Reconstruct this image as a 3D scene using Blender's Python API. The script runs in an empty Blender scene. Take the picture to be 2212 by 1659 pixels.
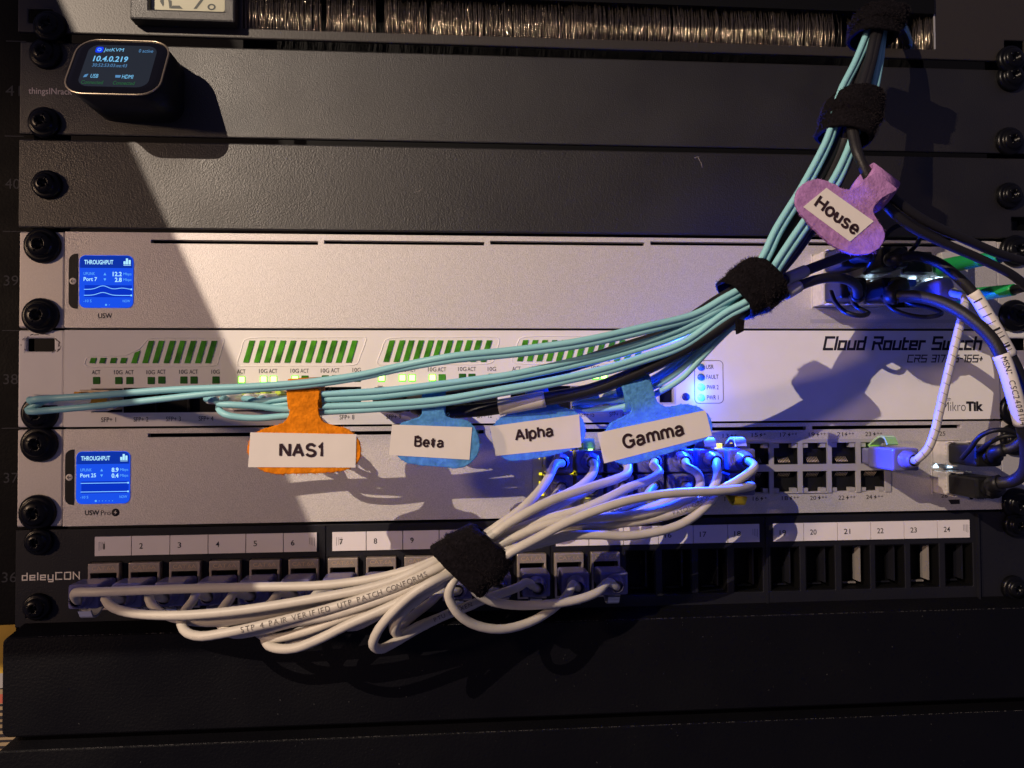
import bpy, math, random
from mathutils import Vector, Matrix

random.seed(7)
SC = bpy.context.scene
COL = SC.collection
PI = math.pi

# ------------------------------------------------------------------ camera
# All measures are millimetres (1 mm = 0.001 unit); X right, Y into the rack, Z up.
# The rack's front plane is Y = 0, Z = 0 is the seam under the upper silver switch.
MM = 0.001
IMW, IMH, FOC = 2212.0, 1659.0, 1661.0
CAM = Vector((-48.2, -360.2, -34.9))


def _rot(a, b, c):
    rx = Matrix(((1, 0, 0), (0, math.cos(a), -math.sin(a)), (0, math.sin(a), math.cos(a))))
    ry = Matrix(((math.cos(b), 0, math.sin(b)), (0, 1, 0), (-math.sin(b), 0, math.cos(b))))
    rz = Matrix(((math.cos(c), -math.sin(c), 0), (math.sin(c), math.cos(c), 0), (0, 0, 1)))
    return rz @ rx @ ry


W2C = _rot(-.0257, -.0788, -.0067) @ Matrix(((1, 0, 0), (0, 0, -1), (0, 1, 0)))
C2W = W2C.inverted()
cam_data = bpy.data.cameras.new('camera')
cam_data.sensor_width = 36.0
cam_data.lens = FOC / IMW * 36.0
cam_data.clip_start = 0.01
cam_data.clip_end = 50.0
cam = bpy.data.objects.new('camera', cam_data)
cam.matrix_world = Matrix.Translation(CAM * MM) @ (Matrix(((1, 0, 0), (0, -1, 0), (0, 0, -1))) @ W2C).inverted().to_4x4()
COL.objects.link(cam)
SC.camera = cam

# ------------------------------------------------------------------ world, lamps, exposure
world = bpy.data.worlds.new('World')
SC.world = world
world.use_nodes = True
world.node_tree.nodes['Background'].inputs[0].default_value = (0.64, 0.60, 1.25, 1)
world.node_tree.nodes['Background'].inputs[1].default_value = 0.08


def lamp(name, pos, power, color, radius, kind='POINT'):
    l = bpy.data.lights.new(name, kind)
    l.energy = power
    l.color = color
    l.shadow_soft_size = radius * MM
    o = bpy.data.objects.new(name, l)
    o.location = Vector(pos) * MM
    COL.objects.link(o)
    return o


KEY = Vector((-760, -900, 520))
lamp('room_lamp', KEY, 58, (1.0, .81, .63), 2.5)
lamp('second_room_lamp', (-1250, -900, 200), 31, (1.0, .67, .43), 40)

SC.view_settings.view_transform = 'Standard'
SC.view_settings.look = 'None'
SC.view_settings.exposure = 0.0
SC.view_settings.gamma = 1.0
SC.view_settings.use_curve_mapping = False
SC.cycles.max_bounces = 8
SC.cycles.transmission_bounces = 6
SC.cycles.caustics_reflective = False
SC.cycles.caustics_refractive = False
SC.cycles.sample_clamp_indirect = 3.0


def at(px, py, h=0.0):
    """Point h mm in front of the rack plane seen at photo position px, py."""
    d = C2W @ Vector(((px - IMW / 2) / FOC, (py - IMH / 2) / FOC, 1))
    t = (-h - CAM.y) / d.y
    return CAM + d * t


def rect(x0, y0, x1, y1, h=0.0):
    xm, ym = (x0 + x1) / 2, (y0 + y1) / 2
    return at(x0, ym, h).x, at(x1, ym, h).x, at(xm, y1, h).z, at(xm, y0, h).z


# ------------------------------------------------------------------ materials
MATS = {}


def mat(name, base, rough=.5, metal=0.0, spec=.5, bump=0.0, scale=600.0, var=0.0, emit=None, estr=0.0,
        trans=0.0, coat=0.0, sheen=0.0, detail=3.0, rvar=0.0, vscale=None, ior=1.45, sub=0.0):
    m = bpy.data.materials.new(name)
    m.use_nodes = True
    nt = m.node_tree
    b = nt.nodes['Principled BSDF']
    b.inputs['Base Color'].default_value = (*base, 1)
    b.inputs['Roughness'].default_value = rough
    b.inputs['Metallic'].default_value = metal
    b.inputs['Specular IOR Level'].default_value = spec
    b.inputs['IOR'].default_value = ior
    b.inputs['Transmission Weight'].default_value = trans
    b.inputs['Coat Weight'].default_value = coat
    b.inputs['Sheen Weight'].default_value = sheen
    if sub:
        b.inputs['Subsurface Weight'].default_value = sub
        b.inputs['Subsurface Radius'].default_value = (.4, .5, 1.0)
        b.inputs['Subsurface Scale'].default_value = .006
    if emit:
        b.inputs['Emission Color'].default_value = (*emit, 1)
        b.inputs['Emission Strength'].default_value = estr
    if bump or var or rvar:
        tc = nt.nodes.new('ShaderNodeTexCoord')
        nz = nt.nodes.new('ShaderNodeTexNoise')
        nz.inputs['Scale'].default_value = scale
        nz.inputs['Detail'].default_value = detail
        nt.links.new(tc.outputs['Object'], nz.inputs['Vector'])
        if bump:
            bp = nt.nodes.new('ShaderNodeBump')
            bp.inputs['Strength'].default_value = bump
            bp.inputs['Distance'].default_value = .0004
            nt.links.new(nz.outputs['Fac'], bp.inputs['Height'])
            nt.links.new(bp.outputs['Normal'], b.inputs['Normal'])
        if var or rvar:
            n2 = nz
            if vscale:
                n2 = nt.nodes.new('ShaderNodeTexNoise')
                n2.inputs['Scale'].default_value = vscale
                n2.inputs['Detail'].default_value = 4
                nt.links.new(tc.outputs['Object'], n2.inputs['Vector'])
            if var:
                r = nt.nodes.new('ShaderNodeMapRange')
                r.inputs['From Min'].default_value = .3
                r.inputs['From Max'].default_value = .7
                r.inputs['To Min'].default_value = 1 - var
                r.inputs['To Max'].default_value = 1 + var
                nt.links.new(n2.outputs['Fac'], r.inputs['Value'])
                mx = nt.nodes.new('ShaderNodeMix')
                mx.data_type = 'RGBA'
                mx.blend_type = 'MULTIPLY'
                mx.inputs['Factor'].default_value = 1
                mx.inputs[6].default_value = (*base, 1)
                nt.links.new(r.outputs['Result'], mx.inputs[7])
                nt.links.new(mx.outputs[2], b.inputs['Base Color'])
            if rvar:
                r = nt.nodes.new('ShaderNodeMapRange')
                r.inputs['From Min'].default_value = .3
                r.inputs['From Max'].default_value = .7
                r.inputs['To Min'].default_value = rough - rvar
                r.inputs['To Max'].default_value = rough + rvar
                nt.links.new(n2.outputs['Fac'], r.inputs['Value'])
                nt.links.new(r.outputs['Result'], b.inputs['Roughness'])
    MATS[name] = m
    return m


mat('black_metal', (.002, .002, .003), .55, 0, .12, bump=.25, scale=900, rvar=.08, vscale=40)
mat('black_grain', (.010, .0085, .0075), .45, 0, 1.0, bump=.45, scale=2100, rvar=.05, vscale=30)
mat('black_leather', (.010, .0085, .008), .45, 0, .9, bump=.5, scale=1650, rvar=.05, vscale=30)
mat('brush_frame', (.030, .024, .019), .48, .1, .85, bump=.2, scale=1300)
mat('black_gloss', (.003, .003, .004), .30, 0, .28, bump=.12, scale=400)
mat('black_plastic', (.008, .008, .009), .45, 0, .3, bump=.15, scale=900)
mat('patch_black', (.009, .0092, .014), .5, 0, .35, bump=.25, scale=1300, rvar=.08, vscale=60)
mat('lower_black', (.0035, .0035, .005), .45, 0, .16, bump=.5, scale=900, rvar=.1, vscale=25)
mat('hole_black', (.0025, .0025, .003), .6, 0, .2)
mat('silver_paint', (.60, .565, .55), .46, .30, .5, bump=.5, scale=2300, var=.16, rvar=.06, detail=2)
mat('silver_smooth', (.60, .565, .54), .5, .3, .5, bump=.1, scale=1400, var=.05)
mat('white_paint', (.80, .775, .75), .42, 0, .4, bump=.06, scale=1500, var=.02, vscale=90)
mat('bezel_silver', (.48, .46, .46), .42, .3, .5, bump=.1, scale=900)
mat('bright_metal', (.74, .70, .66), .36, .35, .5, bump=.15, scale=500, var=.08)
mat('gold_metal', (.58, .47, .34), .38, .45, .5, bump=.2, scale=400, var=.1)
mat('jack_metal', (.50, .42, .36), .34, .6, .5, bump=.25, scale=350, var=.14)
mat('white_jacket', (.53, .49, .43), .45, 0, .45, bump=.22, scale=170, var=.05, sub=.0)
mat('aqua_jacket', (.27, .57, .62), .42, 0, .45, bump=.08, scale=300)
mat('black_jacket', (.012, .011, .013), .50, 0, .4, bump=.3, scale=1500)
mat('clear_plug', (.24, .23, .46), .16, 0, .6, sub=.6, trans=.4, bump=.10, scale=250, ior=1.4)
mat('clear_tab', (.85, .86, .92), .2, 0, .5, trans=.55, ior=1.3)
mat('grey_boot', (.42, .42, .43), .5, 0, .4)
mat('white_plastic', (.78, .76, .70), .4, 0, .5)
mat('lime_lit_plug', (.52, .68, .08), .35, 0, .5)  # glow of the status lights above, put into the plug colour
mat('latch_lit_green', (.40, .75, .25), .25, 0, .5, trans=.4, ior=1.3)  # clear latch with the port lamp's green light painted in
mat('latch_lit_yellow', (.85, .66, .02), .3, 0, .5)  # yellow lamp light on a clear latch, given as its colour
mat('amber_plastic', (.65, .33, .03), .35, 0, .5)
mat('teal_dark', (.03, .17, .20), .5)
mat('velcro_black', (.0055, .0045, .006), .95, 0, .08, bump=1.0, scale=900, var=.5)
mat('fuzz', (.016, .011, .013), .7, 0, .3)
mat('orange_felt', (.82, .25, .010), .9, 0, .1, bump=1.0, scale=900, var=.25, vscale=450)
mat('blue_felt', (.115, .36, .70), .9, 0, .1, bump=1.0, scale=900, var=.28, vscale=500)
mat('purple_felt', (.50, .255, .54), .9, 0, .1, bump=1.0, scale=1000, var=.22, vscale=500)
mat('paper', (.80, .745, .70), .6, 0, .25, bump=.3, scale=60, var=.025, vscale=120)
mat('label_card', (.76, .71, .73), .5, 0, .3, bump=.1, scale=100, var=.02)
mat('ink', (.030, .014, .020), .7, 0, .2)
mat('print_black', (.02, .018, .024), .6, 0, .2)
mat('print_grey', (.62, .56, .55), .6, 0, .2)
mat('cable_print', (.13, .11, .10), .7, 0, .2)
mat('print_faint', (.045, .047, .055), .6, 0, .2)
mat('print_silver', (.80, .75, .66), .5, 0, .3)
mat('emboss', (.80, .62, .40), .3, .7, .5)
mat('pipe_green', (.06, .27, .014), .22, 0, .5, var=.5, vscale=170, bump=.05, scale=200)
mat('pipe_dark', (.03, .13, .012), .22, 0, .5)
mat('led_green', (.5, .9, .2), .3, emit=(.55, 1.0, .22), estr=3.2)
mat('led_green_rim', (.1, .5, .02), .3, emit=(.15, 1.0, .01), estr=.75)
mat('led_yellow', (.8, .7, .05), .3, emit=(1.0, .78, .02), estr=1.3)
mat('led_lime', (.4, .8, .05), .3, emit=(.40, 1.0, .03), estr=1.5)
mat('led_blue', (.3, .6, 1), .3, emit=(.012, .22, 1.0), estr=5)
mat('led_blue_off', (.05, .16, .45), .2)
mat('led_white', (.8, .9, 1), .3, emit=(.55, .80, 1.0), estr=3)
mat('button_blue', (.02, .03, .12), .3)
mat('screen_blue', (.0, .0, .01), .12, 0, .3, emit=(.010, .085, .86), estr=.95)
mat('screen_header', (.0, .0, .01), .12, 0, .3, emit=(.004, .035, .40), estr=.9)
mat('screen_field', (.0, .0, .01), .12, 0, .3, emit=(.002, .035, .60), estr=.9)
mat('screen_text', (.0, .0, .0), .4, 0, .0, emit=(.42, .80, 1.0), estr=1.1)
mat('screen_dim', (.0, .0, .0), .4, 0, .0, emit=(.12, .45, 1.0), estr=1.0)
mat('screen_line', (.0, .0, .0), .4, 0, .0, emit=(.25, .62, 1.0), estr=1.2)
mat('screen_slate', (.01, .01, .012), .22, 0, .3, emit=(.007, .013, .022), estr=1.0)
mat('slate_text', (.0, .0, .0), .4, 0, .0, emit=(.22, .62, 1.0), estr=.9)
mat('slate_dim', (.0, .0, .0), .4, 0, .0, emit=(.12, .32, .62), estr=.8)
mat('slate_green', (.0, .0, .0), .4, 0, .0, emit=(.03, .15, .05), estr=.8)
mat('slate_icon', (.0, .0, .0), .4, 0, .0, emit=(.01, .05, .95), estr=1.0)
mat('screen_glass', (.003, .003, .004), .08, 0, .5)
mat('bronze_rim', (.36, .29, .21), .32, .8, .5)
mat('lcd_grey', (.52, .50, .36), .35, 0, .4)
mat('lcd_ink', (.045, .055, .05), .5)
mat('bristle', (.36, .29, .22), .12, .9, .8)
mat('green_sleeve', (.015, .33, .08), .42, 0, .4, bump=.1, scale=300)
mat('yellow_paper', (.42, .26, .03), .7, var=.2, vscale=60)
mat('grey_paper', (.28, .26, .26), .7)
mat('red_print', (.36, .08, .05), .7)
mat('tan_paper', (.26, .19, .11), .7, var=.3, vscale=90)
mat('dust', (.08, .077, .08), .9)
mat('scuff', (.22, .20, .19), .9, 0, .1)
mat('board_dark', (.02, .02, .02), .8)




def let_through(name, amount, color):
    """Mix some translucency into a thin cloth or paper."""
    nt = MATS[name].node_tree
    b = nt.nodes['Principled BSDF']
    out = nt.nodes['Material Output']
    tr = nt.nodes.new('ShaderNodeBsdfTranslucent')
    tr.inputs['Color'].default_value = (*color, 1)
    mx = nt.nodes.new('ShaderNodeMixShader')
    mx.inputs[0].default_value = amount
    nt.links.new(b.outputs[0], mx.inputs[1])
    nt.links.new(tr.outputs[0], mx.inputs[2])
    nt.links.new(mx.outputs[0], out.inputs['Surface'])


let_through('blue_felt', .35, (.10, .36, .85))
let_through('purple_felt', .3, (.5, .2, .6))
let_through('orange_felt', .2, (.8, .25, .01))
let_through('paper', .15, (.8, .75, .72))

# ------------------------------------------------------------------ mesh builder
def frame_to(n, up=Vector((0, 0, 1))):
    n = n.normalized()
    if abs(n.dot(up)) > .98:
        up = Vector((1, 0, 0))
    u = up.cross(n).normalized()
    return u, n.cross(u).normalized(), n


def smooth_path(pts, step=2.0, closed=False):
    """Centripetal Catmull-Rom through pts, resampled."""
    P = [Vector(p) for p in pts]
    if len(P) == 2:
        P = [P[0], P[0].lerp(P[1], .5), P[1]]
    if closed:
        Q = [P[-1]] + P + [P[0], P[1]]
    else:
        Q = [P[0] * 2 - P[1]] + P + [P[-1] * 2 - P[-2]]
    out = []
    for i in range(1, len(Q) - 2):
        p0, p1, p2, p3 = Q[i - 1:i + 3]
        t0 = 0
        t1 = t0 + max((p1 - p0).length, 1e-4) ** .5
        t2 = t1 + max((p2 - p1).length, 1e-4) ** .5
        t3 = t2 + max((p3 - p2).length, 1e-4) ** .5
        n = max(2, int((p2 - p1).length / step))
        for k in range(n):
            t = t1 + (t2 - t1) * k / n
            a1 = p0 * ((t1 - t) / (t1 - t0)) + p1 * ((t - t0) / (t1 - t0))
            a2 = p1 * ((t2 - t) / (t2 - t1)) + p2 * ((t - t1) / (t2 - t1))
            a3 = p2 * ((t3 - t) / (t3 - t2)) + p3 * ((t - t2) / (t3 - t2))
            b1 = a1 * ((t2 - t) / (t2 - t0)) + a2 * ((t - t0) / (t2 - t0))
            b2 = a2 * ((t3 - t) / (t3 - t1)) + a3 * ((t - t1) / (t3 - t1))
            out.append(b1 * ((t2 - t) / (t2 - t1)) + b2 * ((t - t1) / (t2 - t1)))
    if not closed:
        out.append(P[-1])
    return out


TEXTS = {}


def text_geo(s, bold=0.0, shear=0.0):
    key = (s, bold, shear)
    if key in TEXTS:
        return TEXTS[key]
    c = bpy.data.curves.new('text', 'FONT')
    c.body = s
    c.size = 1
    c.offset = bold
    c.shear = shear
    c.resolution_u = 3
    o = bpy.data.objects.new('text', c)
    COL.objects.link(o)
    bpy.context.view_layer.update()
    me = o.evaluated_get(bpy.context.evaluated_depsgraph_get()).to_mesh()
    vs = [(v.co.x, v.co.y) for v in me.vertices]
    fs = [tuple(p.vertices) for p in me.polygons]
    bpy.data.objects.remove(o)
    bpy.data.curves.remove(c)
    TEXTS[key] = (vs, fs)
    return TEXTS[key]


STROKES = {
    'C': (1, [[(1, 1), (0, 1), (0, 0), (1, 0)]]), 'l': (.0, [[(0, 1), (0, 0)]]),
    'o': (.8, [[(0, .66), (.8, .66), (.8, 0), (0, 0), (0, .66)]]),
    'u': (.8, [[(0, .66), (0, 0), (.8, 0), (.8, .66)]]),
    'd': (.8, [[(.8, 1), (.8, 0), (0, 0), (0, .66), (.8, .66)]]),
    'R': (1, [[(0, 0), (0, .6)], [(0, 1), (1, 1), (1, .5), (.15, .5)], [(.6, .5), (1, 0)]]),
    't': (.5, [[(0, .92), (0, 0), (.5, 0)], [(0, .66), (.5, .66)]]),
    'e': (.8, [[(.8, 0), (0, 0), (0, .66), (.8, .66), (.8, .33), (0, .33)]]),
    'r': (.55, [[(0, 0), (0, .66), (.55, .66)]]),
    'S': (1, [[(1, 1), (0, 1), (0, .5), (1, .5), (1, 0), (0, 0)]]),
    'w': (1.1, [[(0, .66), (0, 0), (1.1, 0), (1.1, .66)], [(.55, 0), (.55, .6)]]),
    'i': (.0, [[(0, .66), (0, 0)], [(0, .86), (0, 1)]]),
    'c': (.75, [[(.75, .66), (0, .66), (0, 0), (.75, 0)]]),
    'h': (.8, [[(0, 1), (0, 0)], [(0, .66), (.8, .66), (.8, 0)]]),
    'y': (.8, [[(0, .66), (0, 0), (.8, 0)], [(.8, .66), (.8, -.3), (.1, -.3)]]),
    'O': (1, [[(0, 1), (1, 1), (1, 0), (0, 0), (0, 1)]]), 'N': (1, [[(0, 0), (0, 1), (1, 0), (1, 1)]]),
    'G': (1, [[(1, 1), (0, 1), (0, 0), (1, 0), (1, .5), (.5, .5)]]),
    '3': (.8, [[(0, 1), (.8, 1), (.8, 0), (0, 0)], [(.1, .5), (.8, .5)]]),
    '1': (.2, [[(-.1, 1), (.2, 1), (.2, 0)]]), '7': (.8, [[(0, 1), (.8, 1), (.4, 0)]]),
    '6': (.8, [[(.8, 1), (0, 1), (0, 0), (.8, 0), (.8, .5), (0, .5)]]),
    '-': (.45, [[(0, .5), (.45, .5)]]), '+': (.5, [[(0, .45), (.5, .45)], [(.25, .2), (.25, .7)]]),
    ' ': (.35, []),
}


def arc(cx, cy, rx, ry, a0, a1, n=14):
    return [(cx + rx * math.cos(math.radians(a0 + (a1 - a0) * k / n)), cy + ry * math.sin(math.radians(a0 + (a1 - a0) * k / n))) for k in range(n + 1)]


ROUND = {
    'N': (.74, [[(0, 0), (0, 1)], [(.03, .98), (.71, .02)], [(.74, 0), (.74, 1)]]),
    'A': (.80, [[(0, 0), (.40, 1)], [(.40, 1), (.80, 0)], [(.15, .33), (.65, .33)]]),
    'S': (.70, [arc(.35, .745, .31, .24, 15, 250) + arc(.35, .255, .35, .24, 75, -165)]),
    '1': (.30, [[(0, .74), (.15, .84), (.26, 1), (.26, 0)]]),
    'B': (.66, [[(0, 0), (0, 1), (.36, 1)] + arc(.36, .765, .24, .235, 90, -90) + [(0, .53)], [(.36, .53)] + arc(.40, .265, .26, .265, 90, -90) + [(0, 0)]]),
    'e': (.60, [[(.02, .36), (.58, .36)] + arc(.3, .36, .29, .36, 0, 325, 24)]),
    't': (.44, [[(.18, .96), (.18, .14)] + arc(.30, .14, .12, .14, 180, 280, 6), [(-.04, .69), (.44, .69)]]),
    'a': (.60, [arc(.28, .50, .25, .22, 165, 0) + [(.53, .13), (.58, 0)], [(.53, .43), (.24, .38)] + arc(.21, .19, .21, .19, 80, 300, 14) + [(.45, .07), (.53, .20)]]),
    'l': (.0, [[(0, 0), (0, 1)]]),
    'p': (.58, [[(0, .72), (0, -.28)], arc(.29, .36, .29, .36, 180, 540, 26)]),
    'h': (.52, [[(0, 0), (0, 1)], [(0, .40)] + arc(.26, .44, .26, .28, 165, 0) + [(.52, 0)]]),
    'G': (.82, [arc(.42, .5, .42, .5, 38, 318, 26) + [(.80, .17), (.80, .47), (.46, .47)]]),
    'm': (.90, [[(0, 0), (0, .72)], [(0, .42)] + arc(.225, .46, .225, .26, 165, 0) + [(.45, 0)], [(.45, .42)] + arc(.675, .46, .225, .26, 165, 0) + [(.90, 0)]]),
    'H': (.72, [[(0, 0), (0, 1)], [(.72, 0), (.72, 1)], [(0, .54), (.72, .54)]]),
    'o': (.62, [arc(.31, .36, .31, .36, 90, 450, 26)]),
    'u': (.52, [[(0, .72), (0, .28)] + arc(.26, .28, .26, .28, 180, 345) + [(.52, .30)], [(.52, 0), (.52, .72)]]),
    's': (.50, [arc(.25, .54, .22, .175, 15, 250) + arc(.25, .18, .25, .18, 75, -165)]),
}


class MB:
    def __init__(self):
        self.v, self.f, self.s = [], [], []

    def add(self, vs, fs, smooth=False):
        o = len(self.v)
        self.v += [Vector(p) for p in vs]
        self.f += [tuple(i + o for i in f) for f in fs]
        self.s += [smooth] * len(fs)
        return self

    def box(self, x0, x1, y0, y1, z0, z1):
        x0, x1 = sorted((x0, x1)); y0, y1 = sorted((y0, y1)); z0, z1 = sorted((z0, z1))
        vs = [(x0, y0, z0), (x1, y0, z0), (x1, y1, z0), (x0, y1, z0), (x0, y0, z1), (x1, y0, z1), (x1, y1, z1), (x0, y1, z1)]
        return self.add(vs, [(0, 3, 2, 1), (4, 5, 6, 7), (0, 1, 5, 4), (1, 2, 6, 5), (2, 3, 7, 6), (3, 0, 4, 7)])

    def prism(self, pts, y0, y1):
        """Outline of (x, z) counter-clockwise seen from the front, from y0 (front) back to y1."""
        a = sum(pts[i - 1][0] * pts[i][1] - pts[i][0] * pts[i - 1][1] for i in range(len(pts)))
        if a < 0:
            pts = pts[::-1]
        n = len(pts)
        vs = [(x, y0, z) for x, z in pts] + [(x, y1, z) for x, z in pts]
        fs = [tuple(range(n)), tuple(range(2 * n - 1, n - 1, -1))]
        fs += [(i, i + n, (i + 1) % n + n, (i + 1) % n) for i in range(n)]
        return self.add(vs, fs)

    def sheet(self, pts3):
        return self.add(pts3, [tuple(range(len(pts3)))])

    def plate(self, X0, X1, Z0, Z1, y0, y1, holes):
        """Plate with rectangular holes right through it."""
        xs = sorted({X0, X1, *[h[0] for h in holes], *[h[1] for h in holes]})
        zs = sorted({Z0, Z1, *[h[2] for h in holes], *[h[3] for h in holes]})
        xs = [x for x in xs if X0 <= x <= X1]
        zs = [z for z in zs if Z0 <= z <= Z1]
        solid = {}
        for i in range(len(xs) - 1):
            for j in range(len(zs) - 1):
                cx, cz = (xs[i] + xs[i + 1]) / 2, (zs[j] + zs[j + 1]) / 2
                solid[i, j] = not any(h[0] < cx < h[1] and h[2] < cz < h[3] for h in holes)
        idx = {}

        def vid(i, j, k):
            if (i, j, k) not in idx:
                idx[i, j, k] = len(self.v)
                self.v.append(Vector((xs[i], (y0, y1)[k], zs[j])))
            return idx[i, j, k]
        for (i, j), sl in solid.items():
            if not sl:
                continue
            for k, order in ((0, (0, 1, 2, 3)), (1, (3, 2, 1, 0))):
                c = [(i, j), (i + 1, j), (i + 1, j + 1), (i, j + 1)]
                self.f.append(tuple(vid(*c[o], k) for o in order)); self.s.append(False)
            for (di, dj), (a, b) in (((-1, 0), ((i, j + 1), (i, j))), ((1, 0), ((i + 1, j), (i + 1, j + 1))),
                                     ((0, -1), ((i, j), (i + 1, j))), ((0, 1), ((i + 1, j + 1), (i, j + 1)))):
                if not solid.get((i + di, j + dj), False):
                    self.f.append((vid(*a, 0), vid(*a, 1), vid(*b, 1), vid(*b, 0))); self.s.append(False)
        return self

    def tube(self, path, r, n=12, cap=True, rfun=None, squash=None):
        P = [Vector(p) for p in path]
        N = len(P)
        T = [(P[min(i + 1, N - 1)] - P[max(i - 1, 0)]).normalized() for i in range(N)]
        u, w, _ = frame_to(T[0])
        vs, fs = [], []
        for i in range(N):
            u = (u - T[i] * u.dot(T[i])).normalized()
            w = T[i].cross(u)
            rr = rfun(i / (N - 1)) if rfun else r
            for k in range(n):
                a = 2 * PI * k / n
                vs.append(P[i] + (u * math.cos(a) + w * math.sin(a)) * rr)
        for i in range(N - 1):
            for k in range(n):
                a, b = i * n + k, i * n + (k + 1) % n
                fs.append((a, b, b + n, a + n))
        self.add(vs, fs, True)
        if cap:
            o = len(self.v) - N * n
            self.f.append(tuple(o + k for k in range(n))[::-1]); self.s.append(False)
            self.f.append(tuple(o + (N - 1) * n + k for k in range(n))); self.s.append(False)
        return self

    def lathe(self, c, prof, n=32, axis=Vector((0, -1, 0))):
        """prof: (radius, distance along axis) list from the rim to the centre."""
        c = Vector(c)
        u, w, a = frame_to(axis)
        vs, fs = [], []
        for r, d in prof:
            for k in range(n):
                t = 2 * PI * k / n
                vs.append(c + a * d + (u * math.cos(t) + w * math.sin(t)) * r)
        for i in range(len(prof) - 1):
            for k in range(n):
                p, q = i * n + k, i * n + (k + 1) % n
                fs.append((p, q, q + n, p + n))
        return self.add(vs, fs, True)

    def text(self, s, c, w, h, ux=Vector((1, 0, 0)), uz=Vector((0, 0, 1)), bold=0.0, shear=0.0):
        """Lettering fitted to a w x h box centred on c."""
        vs, fs = text_geo(s, bold, shear)
        xa, xb = min(v[0] for v in vs), max(v[0] for v in vs)
        za, zb = min(v[1] for v in vs), max(v[1] for v in vs)
        c = Vector(c)
        kz = h / (zb - za)
        kx = w / (xb - xa) if w else kz
        return self.add([c + ux * ((x - (xa + xb) / 2) * kx) + uz * ((z - (za + zb) / 2) * kz) for x, z in vs], fs)

    def strokes(self, s, c, w, h, th, shear=.0, gap=.42):
        x, segs = 0, []
        for ch in s:
            adv, pl = STROKES[ch]
            for line in pl:
                for a, b in zip(line, line[1:]):
                    segs.append(((a[0] + x, a[1]), (b[0] + x, b[1])))
            x += adv + gap
        x -= gap
        c = Vector(c)
        kx = w / x
        n = 0
        for a, b in segs:
            A = Vector(((a[0] - x / 2) * kx + (a[1] - .5) * h * shear, (a[1] - .5) * h))
            B = Vector(((b[0] - x / 2) * kx + (b[1] - .5) * h * shear, (b[1] - .5) * h))
            d = (B - A).normalized()
            p = Vector((-d.y, d.x)) * th / 2
            if abs(d.x) < abs(d.y):
                p = Vector((th / 2, 0)) if d.y < 0 else Vector((-th / 2, 0))
            A = A - d * th * .5
            B = B + d * th * .5
            n += 1
            self.sheet([c + Vector((q.x, -.002 * n, q.y)) for q in (A - p, B - p, B + p, A + p)])
        return self

    def lettering(self, s, c, w, ux, uz, th=.225, gap=.29):
        """Even-stroke lettering of total width w centred on c."""
        c = Vector(c)
        x, lines = 0, []
        for ch in s:
            adv, pl = ROUND[ch]
            lines += [[Vector((p[0] + x, p[1])) for p in l] for l in pl]
            x += adv + gap
        x -= gap
        lo = min(p.y for l in lines for p in l)
        k = w / (x + th)
        nrm = ux.cross(uz)
        for q, l in enumerate(lines):
            vs, fs = [], []
            N = len(l)
            for i in range(N):
                d0 = (l[i] - l[i - 1]).normalized() if i else (l[1] - l[0]).normalized()
                d1 = (l[i + 1] - l[i]).normalized() if i < N - 1 else d0
                d = (d0 + d1).normalized()
                p = Vector((-d.y, d.x)) * (th / 2 / max(.5, d.dot(d1)))
                for sgn in (-1, 1):
                    v = l[i] + p * sgn - Vector((x / 2, (1 + lo) / 2))
                    vs.append(c + ux * (v.x * k) + uz * (v.y * k) + nrm * (.004 * q))
            fs = [(2 * i, 2 * i + 2, 2 * i + 3, 2 * i + 1) for i in range(N - 1)]
            self.add(vs, fs)
        return self

    def build(self, name, m, parent=None, bevel=0.0, org=None):
        root = parent
        while root is not None and root.parent is not None:
            root = root.parent
        o3 = Vector(org) if org is not None else (root.location / MM if root else Vector((0, 0, 0)))
        me = bpy.data.meshes.new(name)
        me.from_pydata([(p - o3) * MM for p in self.v], [], self.f)
        me.polygons.foreach_set('use_smooth', self.s)
        me.materials.append(MATS[m])
        me.update()
        ob = bpy.data.objects.new(name, me)
        COL.objects.link(ob)
        if parent is not None:
            ob.parent = parent
        elif org is not None:
            ob.location = o3 * MM
        if bevel:
            b = ob.modifiers.new('bevel', 'BEVEL')
            b.width = bevel * MM
            b.segments = 2
            b.limit_method = 'ANGLE'
            b.angle_limit = math.radians(50)
        return ob


def tag(o, label=None, cat=None, group=None, kind=None):
    if label: o['label'] = label
    if cat: o['category'] = cat
    if group: o['group'] = group
    if kind: o['kind'] = kind
    return o


def thing(name, loc, label, cat, group=None):
    o = bpy.data.objects.new(name, None)
    o.empty_display_size = .01
    o.location = Vector(loc) * MM
    COL.objects.link(o)
    return tag(o, label, cat, group)


def rrect(x0, x1, z0, z1, r, n=5):
    x0, x1 = sorted((x0, x1)); z0, z1 = sorted((z0, z1))
    r = min(r, (x1 - x0) / 2 - .001, (z1 - z0) / 2 - .001)
    out = []
    for cx, cz, a0 in ((x1 - r, z0 + r, -90), (x1 - r, z1 - r, 0), (x0 + r, z1 - r, 90), (x0 + r, z0 + r, 180)):
        for k in range(n + 1):
            a = math.radians(a0 + 90 * k / n)
            out.append((cx + r * math.cos(a), cz + r * math.sin(a)))
    return out


U = 44.45


def ptext(mb, s, x0, y0, x1, y1, h, **kw):
    """Lettering filling the photo box x0..x1, y0..y1 on the plane h mm before the rack."""
    X0, X1, Z0, Z1 = rect(x0, y0, x1, y1, h)
    return mb.text(s, ((X0 + X1) / 2, -h, (Z0 + Z1) / 2), X1 - X0, Z1 - Z0, **kw)


def pbox(mb, x0, y0, x1, y1, h0, h1):
    X0, X1, Z0, Z1 = rect(x0, y0, x1, y1, h0)
    return mb.box(X0, X1, -h0, -h1, Z0, Z1)


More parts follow.
